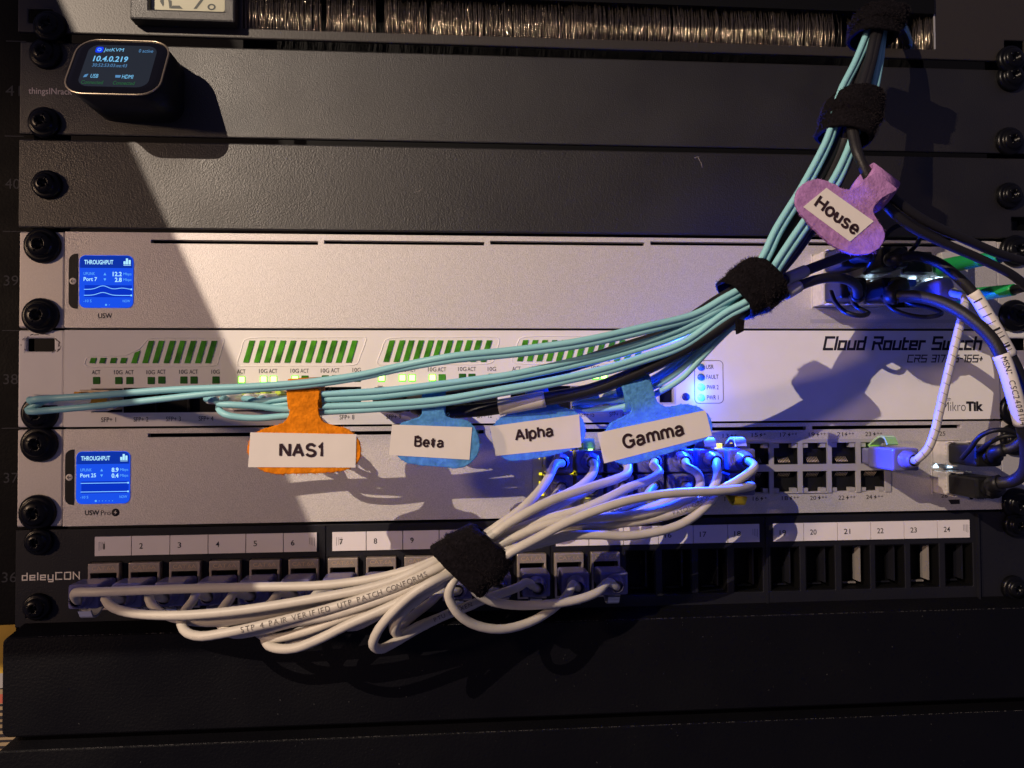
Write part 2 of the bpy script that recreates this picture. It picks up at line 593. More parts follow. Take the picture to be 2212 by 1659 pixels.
def screw(parent, px, py, h=2.0, r=8.0, m='black_gloss'):
    c = at(px, py, h + 3)
    c.y = -h
    mb = MB().lathe(c, [(r, 0), (r, 1.2), (r * .93, 2.2), (r * .78, 2.6), (r * .70, 2.4), (r * .68, 3.9), (r * .58, 4.6),
                        (r * .36, 5.0), (r * .30, 5.0), (r * .26, 3.0), (.01, 2.6)])
    # cross slot lips round the recess
    for k in range(4):
        a = PI / 4 + k * PI / 2 + .3
        d = Vector((math.cos(a), 0, math.sin(a)))
        mb.tube([c + d * r * .18 + Vector((0, -4.9, 0)), c + d * r * .46 + Vector((0, -4.8, 0))], .45, 6)
    return mb.build('screw', m, parent)


# ------------------------------------------------------------------ unseen board, added up to the left to shade the left side
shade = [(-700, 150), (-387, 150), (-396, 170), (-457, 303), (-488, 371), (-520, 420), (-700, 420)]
tag(MB().prism(shade, -403, -399).build('shade_board', 'board_dark'), kind='structure')

# ------------------------------------------------------------------ rack frame
rack = thing('server_rack', (0, 30, -250), 'black server rack frame with unit numbers printed on its left post', 'rack')
for s in (-1, 1):
    mb = MB()
    xs = sorted((s * 222, s * 274))
    holes = []
    hx = s * 232.5
    for k in range(-6, 5):
        for dz in (6.35, 22.2, 38.1):
            holes.append((hx - 4.7, hx + 4.7, k * U + dz - 4.7, k * U + dz + 4.7))
    mb.plate(xs[0], xs[1], -240, 200, 3, 5, holes)
    post = mb.build('post', 'black_metal', rack)
    if s < 0:
        for t, x, y in (('41', 28, 196), ('40', 27, 397), ('39', 24, 606), ('38', 23, 819), ('37', 24, 1032), ('36', 20, 1247)):
            m2 = MB()
            ptext(m2, t, x - 16, y - 11, x + 16, y + 11, -2.9)
            m2.build('unit_number', 'print_faint', post)
        for x0, x1, y in ((13, 56, 89), (10, 52, 294), (6, 48, 500), (4, 46, 714), (4, 44, 925)):
            m2 = MB()
            pbox(m2, x0, y - .9, x1, y + .9, -2.85, -2.99)
            m2.build('unit_mark', 'print_faint', post)
MB().box(-460, 460, 140, 142, -420, 400).build('rear_panel', 'hole_black', rack)

# printed sheet at the lower left, behind the blank panels
sheet = thing('printed_sheet', at(4, 1640, -1), 'yellow and grey printed sheet showing at the lower left edge beside the black panels', 'paper sheet')


def band(y0, y1, m, nm, x1=34, d=0.0):
    mb = MB()
    X0, X1, Z0, Z1 = rect(-60, y0, x1, y1, -1)
    mb.box(X0, X1, 1 - d, 1.4, Z0, Z1)
    return mb.build(nm, m, sheet)


band(1351, 1455, 'yellow_paper', 'yellow_area')
band(1455, 1487, 'grey_paper', 'grey_area')
band(1490, 1500, 'tan_paper', 'tan_strip')
band(1500, 1520, 'red_print', 'red_strip')
band(1520, 1700, 'tan_paper', 'lower_area')
mb = MB()
for k in range(9):
    pbox(mb, -60, 1522 + k * 13, 30, 1526 + k * 13 + (k % 3), -.6, -1)
mb.build('printed_lines', 'print_black', sheet)

# ------------------------------------------------------------------ brush panel, top of frame
bp_ = thing('brush_panel', (0, 0, 133), 'dark metal brush strip panel with glossy bristles along the top of the photo', 'brush panel')
HB = 4.0
zb0 = (at(553, 84, HB).z + at(1660, 118, HB).z + at(210, 72, HB).z) / 3
Xs0, Xs1 = at(523, 60, HB).x, at(2017, 106, HB).x
zr = (at(553, 60, HB).z + at(1216, 81, HB).z + at(1660, 97, HB).z) / 3
zt = at(1400, 4, HB).z + 6
mb = MB().plate(-241, 241, zb0, zb0 + U - .6, -HB, -HB + 2, [(Xs0, Xs1, zr, zt), (-236.5, -226, zb0 + 4.2, zb0 + 10.5), (226, 236.5, zb0 + 4.2, zb0 + 10.5)])
mb.build('frame', 'brush_frame', bp_, bevel=.6)
mb = MB().box(Xs1 + .05, Xs1 + .8, -HB - .35, -HB - .02, zr, zt)
mb.build('slot_edge', 'bezel_silver', bp_)
mb = MB().box(Xs0, Xs1, -HB - 1.5, 5, at(1400, 12, HB).z, zt + 3)
mb.build('brush_holder', 'hole_black', bp_)
MB().box(Xs0 - 3, Xs1 + 3, 9, 10, zr - 4, zt + 4).build('backing', 'hole_black', bp_)
mb = MB()
x = Xs0
zt_b = at(1400, 6, HB).z + 2
gaps = [(at(g, 60, 0).x, w) for g, w in ((700, 1.2), (822, 2.0), (925, 1.0), (775, .8), (1795, 3), (1850, 2.5), (1960, 3))]
hole0, hole1 = at(1800, 80, 0).x, at(1948, 80, 0).x
while x < Xs1 - .4:
    x += random.uniform(.07, .30)
    if any(abs(x - g) < w for g, w in gaps) and random.random() < .85:
        continue
    if hole0 < x < hole1 and random.random() < .8:
        continue
    y = random.uniform(-3.2, 2.5)
    lean = random.gauss(0, .6)
    bow = random.gauss(.5, 1.1)
    if x > at(1230, 60, 0).x:
        bow += 1.0
    dx = .06 + random.random() * .08
    z0 = zr - 1
    ln = zt_b - z0
    pts = [Vector((x + lean * t * t, y - bow * math.sin(t * PI) * (.4 + t) - 2.2 * t * (1 - t), zt_b - ln * t)) for t in (0, .25, .5, .68, .84, 1)]
    mb.tube(pts, dx, 4, cap=False)
brush = mb.build('bristles', 'bristle', bp_)
screw(bp_, 102, 52, 4.2, 7)
screw(bp_, 2190, 125, 4.2, 7)

# small thermo-hygrometer stuck on the brush panel
hy = thing('hygrometer', at(400, 20, 5), 'small black framed humidity display with grey screen at the top edge', 'humidity display')
X0, X1, Z0, Z1 = rect(284, -90, 510, 49, 9)
lx0, lx1, lz0, lz1 = rect(326, -70, 487, 26, 9)
MB().plate(X0, X1, Z0, Z1, -11, -4.1, [(lx0, lx1, lz0, lz1)]).build('bezel', 'black_grain', hy, bevel=.9)
MB().box(lx0 - .5, lx1 + .5, -8.2, -5, lz0 - .5, lz1 + .5).build('display', 'lcd_grey', hy)
mb = MB()
hq = 8.3


def seg(pts):
    mb.sheet([at(x, y, hq) for x, y in pts])


seg([(344, -40), (352, -40), (354, 10), (352, 14), (346, 4)])
seg([(363, -2), (371, 2), (371, 14), (366, 18)])
seg([(367, 18), (373, 12), (388, 12), (395, 19)])
seg([(372, -8), (376, -12), (392, -12), (394, -8), (390, -4), (374, -4)])
seg([(388, -40), (396, -40), (395, -12), (389, -14)])
seg([(418, 19), (425, 19), (456, -22), (449, -22)])
for cx, cy in ((457, 15), (430, -8)):
    ring = [(cx + 9 * math.cos(a), cy + 7 * math.sin(a)) for a in [k * PI / 8 for k in range(17)]]
    inn = [(cx + 5 * math.cos(a), cy + 4 * math.sin(a)) for a in [k * PI / 8 for k in range(17)]]
    for k in range(16):
        seg([ring[k], ring[k + 1], inn[k + 1], inn[k]])
mb.build('digits', 'lcd_ink', hy)

# ------------------------------------------------------------------ blank panels 41 and 40
p41 = thing('mount_panel', (0, 0, 2 * U), 'black grained one unit panel carrying the small square screen device', 'rack panel', 'black rack panels above the switches')
z1 = at(1106, 120, 2).z; z0 = at(1106, 310, 2).z
MB().box(-241, 241, -2, 0, z0, z1).build('plate', 'black_grain', p41, bevel=.7)
mb = MB()
ptext(mb, 'thingsINrack', 61.5, 190, 156, 208, 2.12, bold=.01)
mb.build('lettering', 'print_grey', p41)
for x, y in ((93, 111), (90, 261), (2190, 163), (2187, 302)):
    screw(p41, x, y, 2, 7)
p40 = thing('blank_panel', (0, 0, U), 'black leather-textured blank panel directly above the upper silver switch', 'rack panel', 'black rack panels above the switches')
z1 = at(1106, 321, 2).z; z0 = at(1106, 503, 2).z
X0 = at(70, 400, 2).x
MB().plate(-241, 241, z0, z1, -2.2, 0, [(229, 237, z0 + 4, z0 + 10.5)]).build('plate', 'black_leather', p40, bevel=.7)
for x, y in ((96, 396), (2187, 420)):
    screw(p40, x, y, 2.2, 6.5)
mb = MB()
for a, b in (((1508, 340), (1514, 352)), ((1514, 350), (1517, 362)), ((1512, 338), (1500, 341))):
    mb.tube([at(*a, 2.2), at(*b, 2.2)], .18, 5)
for a, b in (((895, 416), (915, 408)), ((905, 414), (912, 406))):
    mb.tube([at(*a, 2.16), at(*b, 2.16)], .10, 5)
mb.build('scratch', 'scuff', p40)

# ------------------------------------------------------------------ the small screen device on panel 41
HT, HBt = 18.0, 34.0
tl, tr, br, bl = at(172, 86, HT), at(373, 91, HT), at(339, 206, HBt), at(133, 202, HBt)
xl, xr_ = (tl.x + bl.x) / 2, (tr.x + br.x) / 2
zt2, zb2 = (tl.z + tr.z) / 2, (bl.z + br.z) / 2
kvm = thing('screen_device', ((xl + xr_) / 2, -2, (zt2 + zb2) / 2), 'small black box with glowing slanted status screen stuck out of the top left panel', 'screen device')
FU = Vector((1, 0, 0))
FV = Vector((0, HBt - HT, zt2 - zb2)).normalized()
FN = Vector((0, -(zt2 - zb2), HBt - HT)).normalized()
FW, FH = xr_ - xl, Vector((0, HBt - HT, zt2 - zb2)).length
F0 = Vector((xl, -HBt, zb2))


def face(u, v, d=0.0):
    return F0 + FU * (u * FW) + FV * (v * FH) + FN * d


def face_outline(u0, u1, v0, v1, r, d, n=6):
    pts = rrect(u0 * FW, u1 * FW, v0 * FH, v1 * FH, r, n)
    return [F0 + FU * a + FV * b + FN * d for a, b in pts]


out = face_outline(0, 1, 0, 1, 8.5, 0)
rim_in = face_outline(.022, .978, .03, .97, 7.6, .25)
n = len(out)
mb = MB()
back = [Vector((p.x, -1.9, p.z)) for p in out]
shoulder = [Vector(p) for p in out]
mb.add(shoulder + back, [(i, i + n, (i + 1) % n + n, (i + 1) % n) for i in range(n)] + [tuple(range(n))], True)
mb.s[-1] = False
mb.build('body', 'black_plastic', kvm)
mb = MB()
mb.tube([p + FN * .1 for p in out] + [out[0] + FN * .1, out[1] + FN * .1], .42, 8, cap=False)
mb.build('rim', 'bronze_rim', kvm)
ga, gb = face_outline(.012, .988, .016, .984, 8.0, .12), face_outline(.06, .94, .10, .95, 6.0, .62)
mb = MB().add(ga + gb, [(i, (i + 1) % n, (i + 1) % n + n, i + n) for i in range(n)] + [tuple(range(n, 2 * n))], True)
mb.s[-1] = False
glass = mb.build('glass', 'screen_glass', kvm)


def face_uv(px, py):
    """Photo position to face coordinates."""
    d = C2W @ Vector(((px - IMW / 2) / FOC, (py - IMH / 2) / FOC, 1))
    t = (F0 - CAM).dot(FN) / d.dot(FN)
    q = CAM + d * t - F0
    return q.dot(FU) / FW, q.dot(FV) / FH


scr = MB().sheet(face_outline(.14, .875, .115, .885, 4.5, .66)).build('screen', 'screen_slate', kvm)


def ftext(mb, s, u0, u1, v, hh, bold=0.0, d=.74):
    return mb.text(s, face((u0 + u1) / 2, v, d), (u1 - u0) * FW, hh * FH, FU, FV, bold=bold)


mb = MB()
ftext(mb, 'JetKVM', .305, .515, .785, .085)
ftext(mb, '10.4.0.219', .225, .59, .62, .105, bold=.02)
ftext(mb, 'USB', .255, .335, .30, .07)
ftext(mb, 'HDMI', .585, .70, .30, .07)
mb.build('screen_text', 'slate_text', scr)
mb = MB()
ftext(mb, '0 active', .68, .835, .79, .065)
ftext(mb, '30:52:53:03:ee:43', .235, .60, .50, .06)
mb.sheet([face(a, b, .73) for a, b in ((.18, .27), (.215, .28), (.225, .335), (.19, .32))])
mb.sheet([face(a, b, .73) for a, b in ((.515, .28), (.565, .28), (.57, .325), (.51, .325))])
mb.build('screen_details', 'slate_dim', scr)
mb = MB()
ftext(mb, 'Connected', .18, .405, .185, .065)
ftext(mb, 'Connected', .51, .735, .185, .065)
mb.build('screen_status', 'slate_green', scr)
mb = MB().sheet(face_outline(.215, .295, .735, .845, 1.0, .70))
mb.build('screen_icon', 'slate_icon', scr)
mb = MB()
mb.tube([face(.285 - .03 + .018 * math.cos(a), .79 + .025 * math.sin(a), .74) for a in [k * PI / 6 for k in range(13)]], .12, 5)
mb.build('icon_mark', 'slate_text', scr)

# ------------------------------------------------------------------ the two silver switches
SLOTX39 = [(326, 687), (700, 1046), (1059, 1392), (1405, 1731), (1746, 2062)]
SLOTX37 = [(322, 684), (698, 1043), (1057, 1390), (1403, 1734), (1748, 2067)]


def info_screen(sw, x0, y0, x1, y1, port, up, dn, flat, dots):
    X0, X1, Z0, Z1 = rect(x0, y0, x1, y1, 1.2)
    Wd, Hd = X1 - X0, Z1 - Z0
    s = MB().prism(rrect(X0, X1, Z0, Z1, 2.6), -1.5, -.3).build('screen', 'screen_blue', sw)

    def q(u, v, d):
        return Vector((X0 + u * Wd, -1.5 - d, Z1 - v * Hd))
    hd = [(x, z) for x, z in rrect(X0 + .25, X1 - .25, Z0 + .25, Z1 - .25, 2.4) if z > Z1 - .24 * Hd]
    hd = [(X0 + .25, Z1 - .24 * Hd), (X1 - .25, Z1 - .24 * Hd)] + sorted([p for p in hd if p[0] > X0 + Wd / 2], key=lambda p: p[1]) + sorted([p for p in hd if p[0] <= X0 + Wd / 2], key=lambda p: -p[1])
    MB().sheet([Vector((x, -1.53, z)) for x, z in hd]).build('screen_header', 'screen_header', s)
    MB().sheet([q(.10, .57, .03), q(.10, .80, .03), q(1 - .02, .80, .03), q(1 - .02, .57, .03)][::1]).build('graph_field', 'screen_field', s)
    t = MB()

    def tx(mb, st, u0, u1, v, hh, bold=0):
        mb.text(st, q((u0 + u1) / 2, v, .06), (u1 - u0) * Wd, hh * Hd, bold=bold)
    tx(t, 'THROUGHPUT', .09, .63, .13, .085, .02)
    tx(t, port, .08, .33 if len(port) < 7 else .37, .455, .075, .015)
    tx(t, up, .62 if len(up) > 3 else .66, .79, .355, .085, .025)
    tx(t, dn, .66, .79, .465, .085, .025)
    for u, hb in ((.84, .06), (.885, .115), (.935, .085)):
        t.sheet([q(u - .02, .17 - hb, .06), q(u - .02, .17, .06), q(u + .02, .17, .06), q(u + .02, .17 - hb, .06)])
    t.sheet([q(.82, .182, .06), q(.82, .192, .06), q(.96, .192, .06), q(.96, .182, .06)])
    t.build('screen_text', 'screen_text', s)
    t = MB()
    tx(t, 'UPLINK', .08, .29, .35, .055)
    tx(t, 'Mbps', .82, .97, .36, .065)
    tx(t, 'Mbps', .82, .97, .47, .065)
    tx(t, '-10 S', .08, .23, .87, .05)
    tx(t, 'NOW', .81, .95, .87, .05)
    t.sheet([q(.45, .38, .06), q(.50, .38, .06), q(.475, .33, .06)])
    t.sheet([q(.45, .44, .06), q(.475, .49, .06), q(.50, .44, .06)])
    for k in range(dots):
        u = (.5 if dots < 3 else .37) + k * .062
        rr = .02 if k == 0 else .008
        t.sheet([q(u + rr * math.cos(a), .945 + rr * math.sin(a), .06) for a in [-j * PI / 5 for j in range(10)]])
    t.build('screen_small_text', 'screen_dim', s)
    t = MB()
    for base, amp in ((.62, .07), (.735 if not flat else .785, .055)):
        pts = []
        for k in range(21):
            u = .09 + .88 * k / 20
            w = 0 if flat else amp * (math.exp(-((u - .44) / .13) ** 2) - .15 + .4 * math.exp(-((u - .8) / .12) ** 2) * (1 if base < .7 else 0))
            pts.append(q(u, base - (.035 if flat else 0) - w + .02, .10))
        t.tube(pts, .13, 5)
        t.lathe(pts[-1], [(.42, 0), (.3, .1), (.01, .12)], 10)
    t.build('graph_lines', 'screen_line', s)


def switch_tab(sw, x0, y0, x1, y1):
    X0, X1, Z0, Z1 = rect(x0, y0, x1, y1, 1.2)
    r = 3.2
    o = [(X1, Z0), (X1, Z1)] + [(X0 + r + r * math.cos(a), Z1 - r + r * math.sin(a)) for a in [PI / 2 + k * PI / 10 for k in range(6)]] + \
        [(X0 + r + r * math.cos(a), Z0 + r + r * math.sin(a)) for a in [PI + k * PI / 10 for k in range(6)]]
    t = MB().prism(o, -1.45, -.4).build('side_tab', 'black_plastic', sw)
    c = Vector(((X0 + X1) / 2 - .1, -1.5, (Z0 + Z1) / 2))
    m = MB().lathe(c, [(1.5, 0), (1.45, .05), (.01, .06)], 20)
    m.build('tab_disc', 'print_silver', t)
    m = MB()
    m.tube([c + Vector((.9, -.12, 0)), c + Vector((-.8, -.12, 0))], .15, 5)
    m.tube([c + Vector((-.1, -.12, .7)), c + Vector((-.8, -.12, 0)), c + Vector((-.1, -.12, -.7))], .15, 5)
    m.build('arrow', 'print_black', t)


def ears(sw, zlo, zhi, m, holes=False):
    for s in (-1, 1):
        h = []
        if holes:
            cx = at(88, 745, 0).x if s < 0 else at(2192, 738, 0).x
            cz = at(88, 745, 0).z
            h = [(cx - 6.0, cx + 6.0, cz - 3.0, cz + 3.0)]
        xs = sorted((s * 221.6, s * 241.2))
        mb = MB().plate(xs[0], xs[1], zlo, zhi, -.6, 2.2, h)
        mb.build('ear', m, sw, bevel=.8)


def faceplate(sw, zlo, zhi, slots, ys, holes, m='silver_paint'):
    hs = []
    for a, b in slots:
        z = at((a + b) / 2, ys[0] + (ys[1] - ys[0]) * ((a + b) / 2 - 140) / 2010, 1.2).z
        hs.append((at(a, 523, 1.2).x, at(b, 523, 1.2).x, z - .85, z + .85))
    MB().plate(-221.2, 221.2, zlo, zhi, -1.2, 2, hs + holes).build('faceplate', m, sw, bevel=.35)
    MB().box(-220, 220, 6, 8, zlo + 1, zhi - 1).build('chassis', 'hole_black', sw)


sw39 = thing('network_switch', (0, 0, 0), 'silver switch with blue screen reading Port 7, just below the blank black panels', 'network switch', 'silver rack switches')
Z39 = (.55, U - .5)
CAGE39 = [(1752 + 84 * k, y0, 1752 + 84 * k + 62, y1) for k in range(4) for y0, y1 in ((549, 604), (612, 667))]
h39 = [rect(*c, 1.2) for c in CAGE39]
faceplate(sw39, *Z39, SLOTX39, (522, 529), h39)
ears(sw39, *Z39, 'silver_smooth')
for x, y in ((86, 528), (82, 681)):
    screw(sw39, x, y, .6)
for x, y in ((2200, 540), (2199, 681)):
    screw(sw39, x, y, .6)
switch_tab(sw39, 149, 548, 168, 667)
info_screen(sw39, 172, 552, 288, 665, 'Port 7', '12.2', '2.8', False, 2)
mb = MB()
ptext(mb, 'USW', 212, 676.5, 242.5, 687.5, 1.3, bold=.012)
mb.build('lettering', 'print_black', sw39)
for c in CAGE39:
    X0, X1, Z0, Z1 = rect(*c, 1.2)
    m = MB().plate(X0, X1, Z0, Z1, -1.6, 5, [(X0 + .5, X1 - .5, Z0 + .5, Z1 - .5)])
    m.build('port_cage', 'bright_metal', sw39)
mb = MB()
pbox(mb, 1750, 690, 2082, 698, 1.35, 1.0)
mb.build('name_strip', 'bezel_silver', sw39)

sw37 = thing('network_switch', (0, 0, -2 * U), 'silver switch with blue screen reading Port 25 and white cables in its sockets', 'network switch', 'silver rack switches')
Z37 = (-2 * U + .6, -U - .5)


def p37(col, row):
    """Photo box of socket col 1..12, row 0 top / 1 bottom."""
    x0 = 1859 - 62.6 * (12 - col)
    if row == 0:
        y = 955 + (12 - col) * .75
        return x0, y, x0 + 53, y + 46
    y = 1016 + (12 - col) * .75
    return x0, y, x0 + 53, y + 47


PORTS37 = [rect(*p37(c, r), 1.8) for c in range(1, 13) for r in (0, 1)]
bx0, bx1, bz0, bz1 = rect(1150, 951, 1922, 1068, 1.2)
cg = [(2011, 949, 2073, 1003), (2011, 1012, 2073, 1067)]
faceplate(sw37, *Z37, SLOTX37, (943, 920), [(bx0 + .5, bx1 - .5, bz0 + .5, bz1 - .5)] + [rect(*c, 1.2) for c in cg])
ears(sw37, *Z37, 'silver_smooth')
for x, y in ((79, 960), (75, 1109), (2200, 950), (2204, 1090)):
    screw(sw37, x, y, .6)
switch_tab(sw37, 141, 971, 160, 1091)
info_screen(sw37, 165, 975, 281, 1088, 'Port 25', '8.9', '0.4', True, 6)
mb = MB()
ptext(mb, 'USW', 183.5, 1102, 214.5, 1113, 1.3, bold=.02)
ptext(mb, 'Pro', 218, 1102, 239, 1113, 1.3, bold=-.006)
c = at(249.5, 1107, 1.25)
mb.lathe(c, [(1.75, 0), (1.7, .05), (.01, .06)], 24)
lt = mb.build('lettering', 'print_black', sw37)
m = MB().sheet([c + Vector((x, -.12, z)) for x, z in ((.35, 1.15), (-.75, -.15), (-.05, -.15), (-.35, -1.15), (.75, .15), (.05, .15))])
m.build('bolt_mark', 'silver_smooth', lt)
MB().plate(bx0, bx1, bz0, bz1, -2.0, 0, PORTS37).build('port_bezel', 'bezel_silver', sw37, bevel=.15)
plug_cols = range(1, 8)
for i, (X0, X1, Z0, Z1) in enumerate(PORTS37):
    row = i % 2
    m = MB()
    m.plate(X0 - .3, X1 + .3, Z0 - .3, Z1 + .3, -.9, 4, [(X0 + .2, X1 - .2, Z0 + .2, Z1 - .2)])
    m.box(X0, X1, 3, 4, Z0, Z1)
    Wd = X1 - X0
    zz = (Z1 - 2.3, Z1 - .2) if row == 0 else (Z0 + .2, Z0 + 2.3)
    pt = m.build('ethernet_port', 'black_plastic', sw37)
    m = MB()
    for a, b in ((.03, .24), (.76, .97)):
        m.box(X0 + a * Wd, X0 + b * Wd, -1.2, 2, *zz)
    m.build('port_lamp', 'bezel_silver' if i // 2 + 1 not in plug_cols else 'black_plastic', pt)
    m = MB()
    for k in range(8):
        xx = X0 + Wd * (.28 + .44 * k / 7)
        za, zb_ = (Z0 + .8, Z0 + 3.2) if row == 0 else (Z1 - .8, Z1 - 3.2)
        m.tube([(xx, -.2, za), (xx, 2.6, zb_)], .16, 5)
    m.build('contacts', 'gold_metal', pt)
for lab, x, y in (('13', 1568, 941.5), ('15', 1631, 939.5), ('17', 1692, 939), ('19', 1754, 938.5), ('21', 1815, 938), ('23', 1876, 937.5),
                  ('14', 1572, 1078), ('16', 1633, 1077), ('18', 1696, 1076), ('20', 1757, 1075.5), ('22', 1818, 1075), ('24', 1878, 1073.5)):
    mb = MB()
    ptext(mb, lab, x - 7, y - 4.5, x + 6, y + 4.5, 1.3)
    b = at(x + 13, y, 1.3)
    mb.sheet([b + Vector((p, 0, q)) for p, q in ((.3, 1.1), (-.9, -.1), (-.2, -.15), (-.45, -1.1), (.8, .12), (.1, .15))])
    ptext(mb, '++' if int(lab) > 16 else '+', x + 18, y - 4, x + (30 if int(lab) > 16 else 24), y + 1, 1.3)
    mb.build('port_name', 'print_black', sw37)
for lab, b4 in (('25', (2029, 932, 2042, 941)), ('26', (2033, 1067, 2047, 1075)), ('RESET', (2106, 1069, 2132, 1079))):
    mb = MB()
    ptext(mb, lab, *b4, 1.3)
    mb.build('port_name', 'print_black', sw37)
mb = MB()
mb.lathe(at(2098.5, 1074, 1.25), [(1.15, 0), (1.1, .05), (.01, .06)], 18)
mb.build('reset_hole', 'hole_black', sw37)
mb = MB()
X0, X1, Z0, Z1 = rect(2048, 1079, 2073, 1089, 1.25)
mb.sheet([Vector((x, -1.3, z)) for x, z in ((X0, Z1), (X0 + 1.4, Z0), (X1, Z0), (X1, Z1))])
mb.build('socket_mark', 'print_black', sw37)
for c in cg:
    X0, X1, Z0, Z1 = rect(*c, 1.2)
    MB().plate(X0, X1, Z0, Z1, -1.6, 5, [(X0 + .5, X1 - .5, Z0 + .5, Z1 - .5)]).build('port_cage', 'bright_metal', sw37)
for x in (2022, 2052):
    a = at(x, 1006, 1.6)
    MB().prism([(a.x - 1.3, a.z - .9), (a.x + 1.3, a.z - .9), (a.x, a.z + 1.2)], -1.7, -1.25).build('port_light', 'led_white', sw37)
# lit corners round the plugged sockets
for x, y, w_, h_, m in ((1206, 990, 14, 6, 'led_yellow'), (1243, 988, 6, 9, 'led_yellow'), (1276, 966, 9, 10, 'led_green'), (1277, 991, 8, 6, 'led_lime'),
                        (1171, 1067, 7, 8, 'led_yellow'), (1188, 1069, 6, 7, 'led_yellow'), (1232, 1055, 6, 5, 'led_yellow'), (1553, 963, 14, 10, 'led_yellow'),
                        (1434, 1055, 11, 6, 'led_yellow'), (1168, 1024, 6, 5, 'led_yellow'), (1236, 1022, 7, 4, 'led_yellow'), (1580, 955, 5, 6, 'led_yellow'), (1165, 985, 2.5, 14, 'led_yellow'), (1233, 975, 3, 12, 'led_yellow'), (1166, 1045, 2.5, 10, 'led_yellow'), (1222, 985, 10, 4, 'led_yellow'), (1270, 1066, 10, 3, 'led_yellow')):
    mb = MB()
    pbox(mb, x - w_ / 2, y - h_ / 2, x + w_ / 2, y + h_ / 2, 7.5, 6.0)
    mb.build('port_light', m, sw37)

# ------------------------------------------------------------------ white switch with green light pipes
sw38 = thing('network_switch', (0, 0, -U), 'white switch with slanted green light bars and a row of fibre sockets', 'network switch')
Z38 = (-U + .5, -.5)
SFPX = [(197, 266), (267, 336), (337, 406), (407, 477), (505, 573), (575, 642), (644, 711), (713, 780),
        (815, 880), (882, 945), (947, 1010), (1012, 1075), (1103, 1167), (1168, 1231), (1233, 1296), (1298, 1361)]
SFP = []
for i, (a, b) in enumerate(SFPX):
    y0, y1 = 838 - i * .35, 892 - i * .5
    SFP.append(rect(a, y0, b, y1, 1.2))
usb = rect(1421, 831, 1459, 873, 1.2)
sfp_holes = [(SFP[4 * g][0], SFP[4 * g + 3][1], min(s[2] for s in SFP[4 * g:4 * g + 4]), max(s[3] for s in SFP[4 * g:4 * g + 4])) for g in range(4)]
MB().plate(-221.2, 221.2, *Z38, -1.2, 2, sfp_holes + [usb]).build('faceplate', 'white_paint', sw38, bevel=.4)
MB().box(-220, 220, 12, 14, Z38[0] + 1, Z38[1] - 1).build('chassis', 'hole_black', sw38)
ears(sw38, *Z38, 'white_paint', True)
for x, y in ((80, 893), (2200, 885)):
    screw(sw38, x, y, .6)
# worn ring round the left slot
mb = MB()
c = at(88, 745, .6)
for k in range(26):
    a = random.uniform(-.9, PI * 1.2)
    rr = 1.1 + random.random() * .22
    q = c + Vector((7.2 * rr * math.cos(a) * .93, -.05, 3.9 * rr * math.sin(a)))
    L = random.uniform(.4, 1.5)
    d = Vector((-math.sin(a), 0, math.cos(a) * .6)) * L
    mb.tube([q - d, q, q + d + Vector((random.uniform(-.2, .2), 0, 0))], random.uniform(.08, .2), 4)
mb.build('worn_mark', 'scuff', sw38)
for g, (a, b) in enumerate(((0, 4), (4, 8), (8, 12), (12, 16))):
    X0, X1, Z0, Z1 = sfp_holes[g]
    MB().box(X0, X1, 2.1, 3, Z0, Z1).box(X0, X1, 0, 2, Z0 - .01, Z0 + .2).build('port_back', 'hole_black', sw38)
    for k in range(a, b):
        x0, x1, z0, z1 = SFP[k]
        MB().plate(x0, x1, z0, z1, -1.0, 1.9, [(x0 + .35, x1 - .35, z0 + .35, z1 - .35)]).build('port_cage', 'black_plastic' if k not in (0, 4, 5, 8, 14, 15) else 'bezel_silver', sw38)
MB().plate(*usb, -1.4, 4, [(usb[0] + .8, usb[1] - .8, usb[2] + .8, usb[3] - .8)]).build('management_port', 'bright_metal', sw38)
MB().box(usb[0] + 1, usb[1] - 1, 2, 3, usb[2] + 1, usb[3] - 1).box(usb[0] + 3, usb[1] - 3, -.8, 0, usb[2] + 1, usb[2] + 2.5).build('port_back', 'hole_black', sw38)


def pipe(xb, yb, yt, w=11.5, slant=.29, cut=0.0, m='pipe_green'):
    """One slanted light bar."""
    dx = (yb - yt) * slant
    P = [at(xb, yb, 1.6), at(xb + w, yb, 1.6), at(xb + w + dx, yt, 1.6), at(xb + dx, yt + cut, 1.6)]
    MB().prism([(p.x, p.z) for p in P], -1.6, 0).build('light_pipe', m, sw38)


PB = [[193, 214, 237, 259, 283, 307, 329, 353, 375, 398, 421, 443], [525, 548, 570, 592, 614, 637, 659, 681, 703, 725, 747],
      [828, 850, 870, 891, 912, 932, 954, 974.5, 995.5, 1016, 1038], [1117 + 20.9 * k for k in range(13)]]
for g, xs in enumerate(PB):
    for k, x in enumerate(xs):
        yt = (736, 735.5, 735, 734.5)[g]
        yb = (784.5, 783, 781.5, 780)[g]
        if g == 0 and k < 4:
            pipe(x, yb, 773)
        elif g == 0 and k == 4:
            pipe(x, yb, 757, cut=5)
        else:
            pipe(x, yb, yt)
